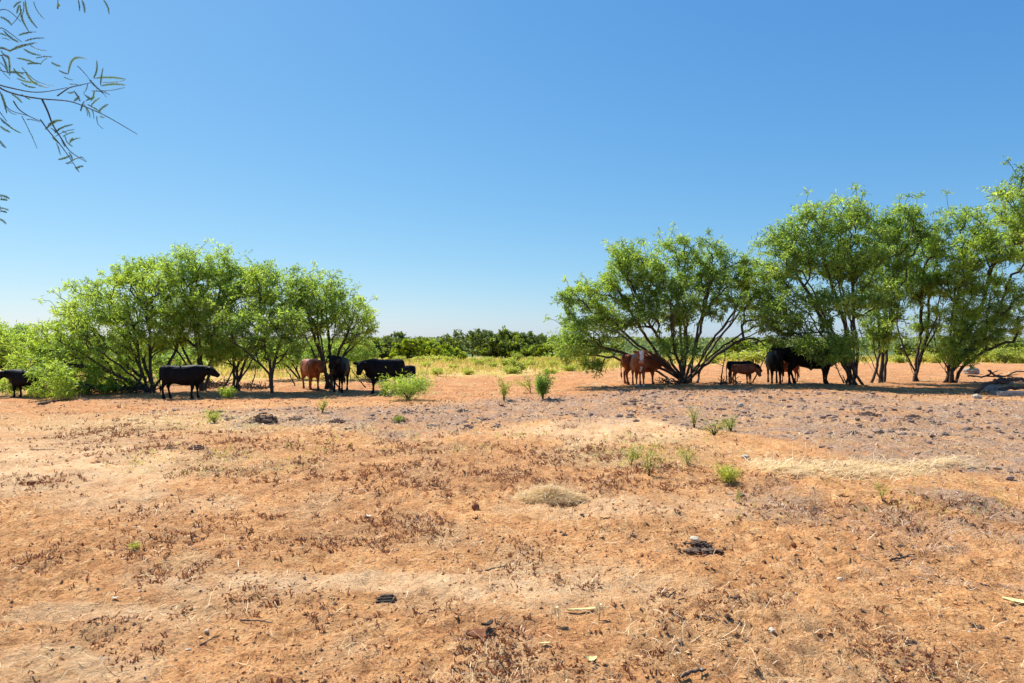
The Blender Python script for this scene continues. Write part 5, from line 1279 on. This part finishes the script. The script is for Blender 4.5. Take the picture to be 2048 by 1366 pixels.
# ------------------------------------------------------------------ the mesquite that overhangs the camera at top left
def overhang():
    rng = np.random.default_rng(77)
    base = Vector((-4.6, 2.6, H(-4.6, 2.6) - .05))
    t = empty('mesquite_tree', base); tag(t, 'mesquite overhead at top left, only hanging feathery twigs in view', 'tree')
    off = np.array(base)
    def z(zx, zy, d): return np.array(at(zx / 2.97, zy / 2.97, d))
    D0 = 2.5
    limb = [tuple(off), (-4.5, 2.6, 1.6), (-4.1, 2.6, 2.9), (-3.3, 2.55, 3.45), (-2.4, 2.5, 3.35), tuple(z(-120, 330, D0))]
    v, f = poly_tube(smooth_path(limb, 30) - off, np.linspace(.11, .012, 30), 10); mesh_obj('trunk', v, f, M['bark'], t, smooth=True)
    hub = z(-120, 330, D0)
    tw = [
        [hub, z(-40, 500, D0), z(100, 530, D0), z(190, 552, D0), z(285, 545, D0), z(400, 520, D0)],
        [hub, z(-30, 520, D0), z(80, 560, D0), z(240, 590, D0), z(440, 598, D0), z(510, 640, D0), z(590, 665, D0), z(660, 705, D0), z(815, 797, D0)],
        [z(80, 600, D0), z(110, 650, D0), z(170, 690, D0), z(240, 720, D0)], [hub, z(0, 540, D0), z(40, 650, D0), z(100, 672, D0), z(160, 685, D0)],
        [z(250, 590, D0), z(285, 660, D0), z(310, 740, D0), z(370, 830, D0), z(410, 900, D0), z(510, 960, D0)], [z(240, 710, D0), z(290, 780, D0), z(360, 860, D0), z(430, 960, D0), z(470, 1020, D0)],
        [hub, z(0, 150, D0), z(70, 205, D0), z(130, 250, D0)], [hub, z(-20, 60, D0), z(30, 45, D0), z(60, 65, D0), z(125, 130, D0)], [hub, z(0, 280, D0), z(60, 305, D0), z(120, 280, D0), z(200, 258, D0)],
        [hub, z(20, 330, D0), z(50, 320, D0), z(55, 430, D0)], [hub, z(0, 420, D0), z(70, 435, D0), z(160, 430, D0)], [z(340, 570, D0), z(410, 520, D0), z(500, 500, D0), z(545, 490, D0)], [z(-60, 600, D0), z(-20, 640, D0), z(40, 720, D0)],
        [hub, z(-60, 800, D0), z(-30, 1100, D0), z(10, 1180, D0)], [z(-30, 1100, D0), z(-10, 1200, D0), z(10, 1260, D0)],
        [(hub + np.array([.05, 0, .25])), z(200, -120, D0), z(345, -30, D0), z(347, 10, D0), z(345, 50, D0)], [z(200, -120, D0), z(450, -70, D0), z(620, -30, D0)],
        [hub, z(20, -60, D0), z(140, -20, D0)],
    ]
    for i, p_ in enumerate(tw):
        n = len(p_) * 4; q = smooth_path(p_, n); r0 = .0036 if i in (0, 1, 4) else .0026
        v, f = poly_tube(q - off, np.linspace(r0, .0011, n), 5); mesh_obj('twig', v, f, M['bark'], t, smooth=True)
    # leaves: (x0,y0,x1,y1,bend) in enlarged-photo units
    Lf = [(110, 210, 215, 190, 6), (150, 243, 262, 226, 6), (60, 305, 165, 262, 8), (165, 262, 222, 256, 4), (180, 268, 275, 300, -10), (140, 290, 240, 328, -8), (100, 345, 220, 380, 5), (215, 345, 312, 338, 6), (240, 385, 280, 345, 6), (160, 380, 240, 378, 4),
          (130, 400, 325, 510, -28), (150, 430, 290, 520, -24), (100, 465, 220, 490, -8), (125, 490, 210, 520, -8), (60, 425, 140, 440, 5), (20, 180, 110, 250, -8), (0, 100, 70, 150, 8), (10, 225, 60, 240, 3), (0, 280, 60, 308, 5), (10, 330, 45, 430, 6),
          (50, 330, 58, 448, 3), (0, 370, 50, 440, 6), (5, 300, 60, 350, -6), (80, 405, 150, 470, -8), (120, 30, 170, 185, -14), (150, 0, 220, 165, -20), (140, 10, 130, 100, 5), (80, 45, 125, 10, 6), (100, 80, 115, 30, 3), (130, 55, 65, 150, 8), (200, 10, 260, 110, -10),
          (465, 0, 473, 65, 2), (487, 0, 503, 75, 4), (615, 0, 648, 82, 8), (305, 370, 360, 393, -4), (350, 418, 405, 438, -4), (380, 458, 432, 475, -3), (415, 500, 480, 510, 4), (520, 500, 495, 555, 6), (440, 545, 400, 550, 4),
          (405, 440, 515, 350, 50), (460, 392, 530, 470, 3), (530, 470, 605, 545, -4), (555, 465, 575, 362, -10), (598, 505, 612, 405, 3), (560, 465, 745, 470, 8), (610, 488, 740, 478, -4), (600, 510, 742, 505, 8), (590, 540, 740, 520, -6), (545, 540, 650, 562, 8), (600, 545, 632, 578, 4), (560, 540, 540, 600, 6),
          (480, 660, 500, 600, 3), (440, 540, 475, 600, 3), (500, 560, 545, 590, -3), (540, 630, 592, 582, 6), (510, 600, 560, 580, 4), (515, 640, 535, 700, 4), (585, 665, 640, 620, 5), (520, 620, 600, 668, 2), (575, 690, 612, 765, -14), (595, 690, 620, 700, 4), (500, 620, 520, 690, 5), (545, 650, 558, 705, 3), (470, 570, 440, 600, 3),
          (5, 550, 40, 670, 3), (45, 650, 100, 680, -8), (130, 690, 220, 880, 3), (0, 700, 60, 750, -4), (40, 740, 125, 790, -4), (0, 750, 60, 785, -3), (160, 710, 235, 725, 6), (0, 835, 35, 878, -4),
          (270, 770, 330, 725, 6), (285, 740, 370, 715, 8), (325, 790, 375, 755, 5), (340, 775, 430, 740, 6), (330, 810, 440, 770, 8), (375, 810, 440, 785, 4), (420, 840, 478, 820, 6), (415, 850, 432, 820, 3), (385, 805, 430, 870, -10), (310, 815, 345, 850, 3), (365, 830, 385, 870, 3), (345, 948, 415, 925, -4), (400, 975, 485, 935, 8),
          (390, 970, 430, 970, 3), (450, 1000, 495, 988, 4), (410, 905, 430, 950, 3), (335, 850, 360, 920, 2), (480, 930, 515, 962, 3), (445, 995, 470, 1022, 2), (370, 780, 400, 800, 4), (300, 760, 350, 800, 3),
          (0, 1160, 55, 1180, 4), (0, 1185, 45, 1190, 3), (0, 1235, 50, 1248, 3), (0, 1255, 40, 1262, 3), (0, 1300, 35, 1330, 3), (340, 20, 352, 36, 2), (345, 30, 340, 52, 2), (0, 200, 40, 215, 3), (0, 400, 60, 470, -6), (70, 560, 130, 610, 5), (130, 560, 180, 590, -4)]
    for i, (x0, y0, x1, y1, bn) in enumerate(Lf):
        d = D0 + rng.uniform(-.12, .12); a = z(x0, y0, d); b_ = z(x1, y1, d + rng.uniform(-.04, .04)); L = np.linalg.norm(b_ - a)
        n = 9; u = np.linspace(0, 1, n)[:, None]
        perp = np.array([-(b_ - a)[2], 0, (b_ - a)[0]]); perp /= max(np.linalg.norm(perp), 1e-6)
        c = a + (b_ - a) * u + perp * (bn / 2.97 / F * d) * np.sin(np.pi * u)
        T = np.gradient(c, axis=0); T /= np.linalg.norm(T, axis=1, keepdims=True)
        nrm = np.array([0, 1.0, 0]) + rng.normal(size=3) * .8; S = np.cross(T, nrm); S /= np.linalg.norm(S, axis=1, keepdims=True)
        rv, rf = poly_tube(c - off, np.linspace(.0015, .0009, n), 4, cap=False)
        parts = [(rv, rf)]
        # leaflets in pairs along the rachis
        m = max(6, int(L / .0045)); uu = np.linspace(.08, 1, m); ci = np.stack([np.interp(uu, u[:, 0], c[:, k_]) for k_ in range(3)], 1) - off
        Ti = np.stack([np.interp(uu, u[:, 0], T[:, k_]) for k_ in range(3)], 1); Si = np.stack([np.interp(uu, u[:, 0], S[:, k_]) for k_ in range(3)], 1)
        V = []
        for sg in (1, -1):
            e = Ti * .75 + Si * sg * .8 + rng.normal(size=Ti.shape) * .15; e /= np.linalg.norm(e, axis=1, keepdims=True); ll = .0066 * np.sin(np.pi * np.clip(uu * .85 + .12, 0, 1))[:, None] ** .5
            w2 = np.cross(e, np.cross(Ti, Si)); w2 /= np.maximum(np.linalg.norm(w2, axis=1, keepdims=True), 1e-6)
            V.append(np.stack([ci, ci + e * ll * .5 + w2 * .0022, ci + e * ll, ci + e * ll * .5 - w2 * .0022], 1))
        V = np.concatenate(V).reshape(-1, 3); parts.append((V, np.arange(len(V)).reshape(-1, 4)))
        V, Fc = join_parts(parts)
        tn = 0.9 if (140 < x0 < 260 and 380 < y0 < 460) else rng.uniform(.0, .6)
        mesh_obj('leaf', V, Fc, M['leaf_near'], t, attrs={'tint': np.full(len(V), tn)})
    # crown beyond the frame, so the tree is whole from a step aside
    T = np.array([-4.2, 2.2, 4.6]) + rng.normal(size=(220, 3)) * np.array([1.0, .9, .5]); T = T[(T[:, 0] < -.95 * T[:, 1] + 0) & (T[:, 1] > .2)]
    T = T[T[:, 2] > 3.2]
    A, PR, r, idx, kids = grow([limb[:4]], T, 5, stem_r=.09)
    V, Q = seg_tubes(A[PR[idx]] - off, A[idx] - off, r[idx], r[idx], 4); mesh_obj('limb', V, Q, M['bark'], t)
    P = np.repeat(T, 40, 0) + rng.normal(size=(len(T) * 40, 3)) * .14; Dv = rng.normal(size=P.shape); Dv[:, 2] -= .5
    k_ = P[:, 0] < -.86 * P[:, 1] - .1
    P, Dv = P[k_], Dv[k_]
    V, Q, tt = leaf_quads(P - off, Dv, rng.uniform(.06, .1, len(P)), rng.uniform(.012, .02, len(P)), rng.uniform(.1, .8, len(P)), rng)
    mesh_obj('crown', V, Q, M['leaf_near'], t, attrs={'tint': tt})
overhang()

tot = sum(len(o.data.polygons) for o in bpy.data.objects if o.type == 'MESH')
print('polygons', tot, 'objects', len(bpy.data.objects))
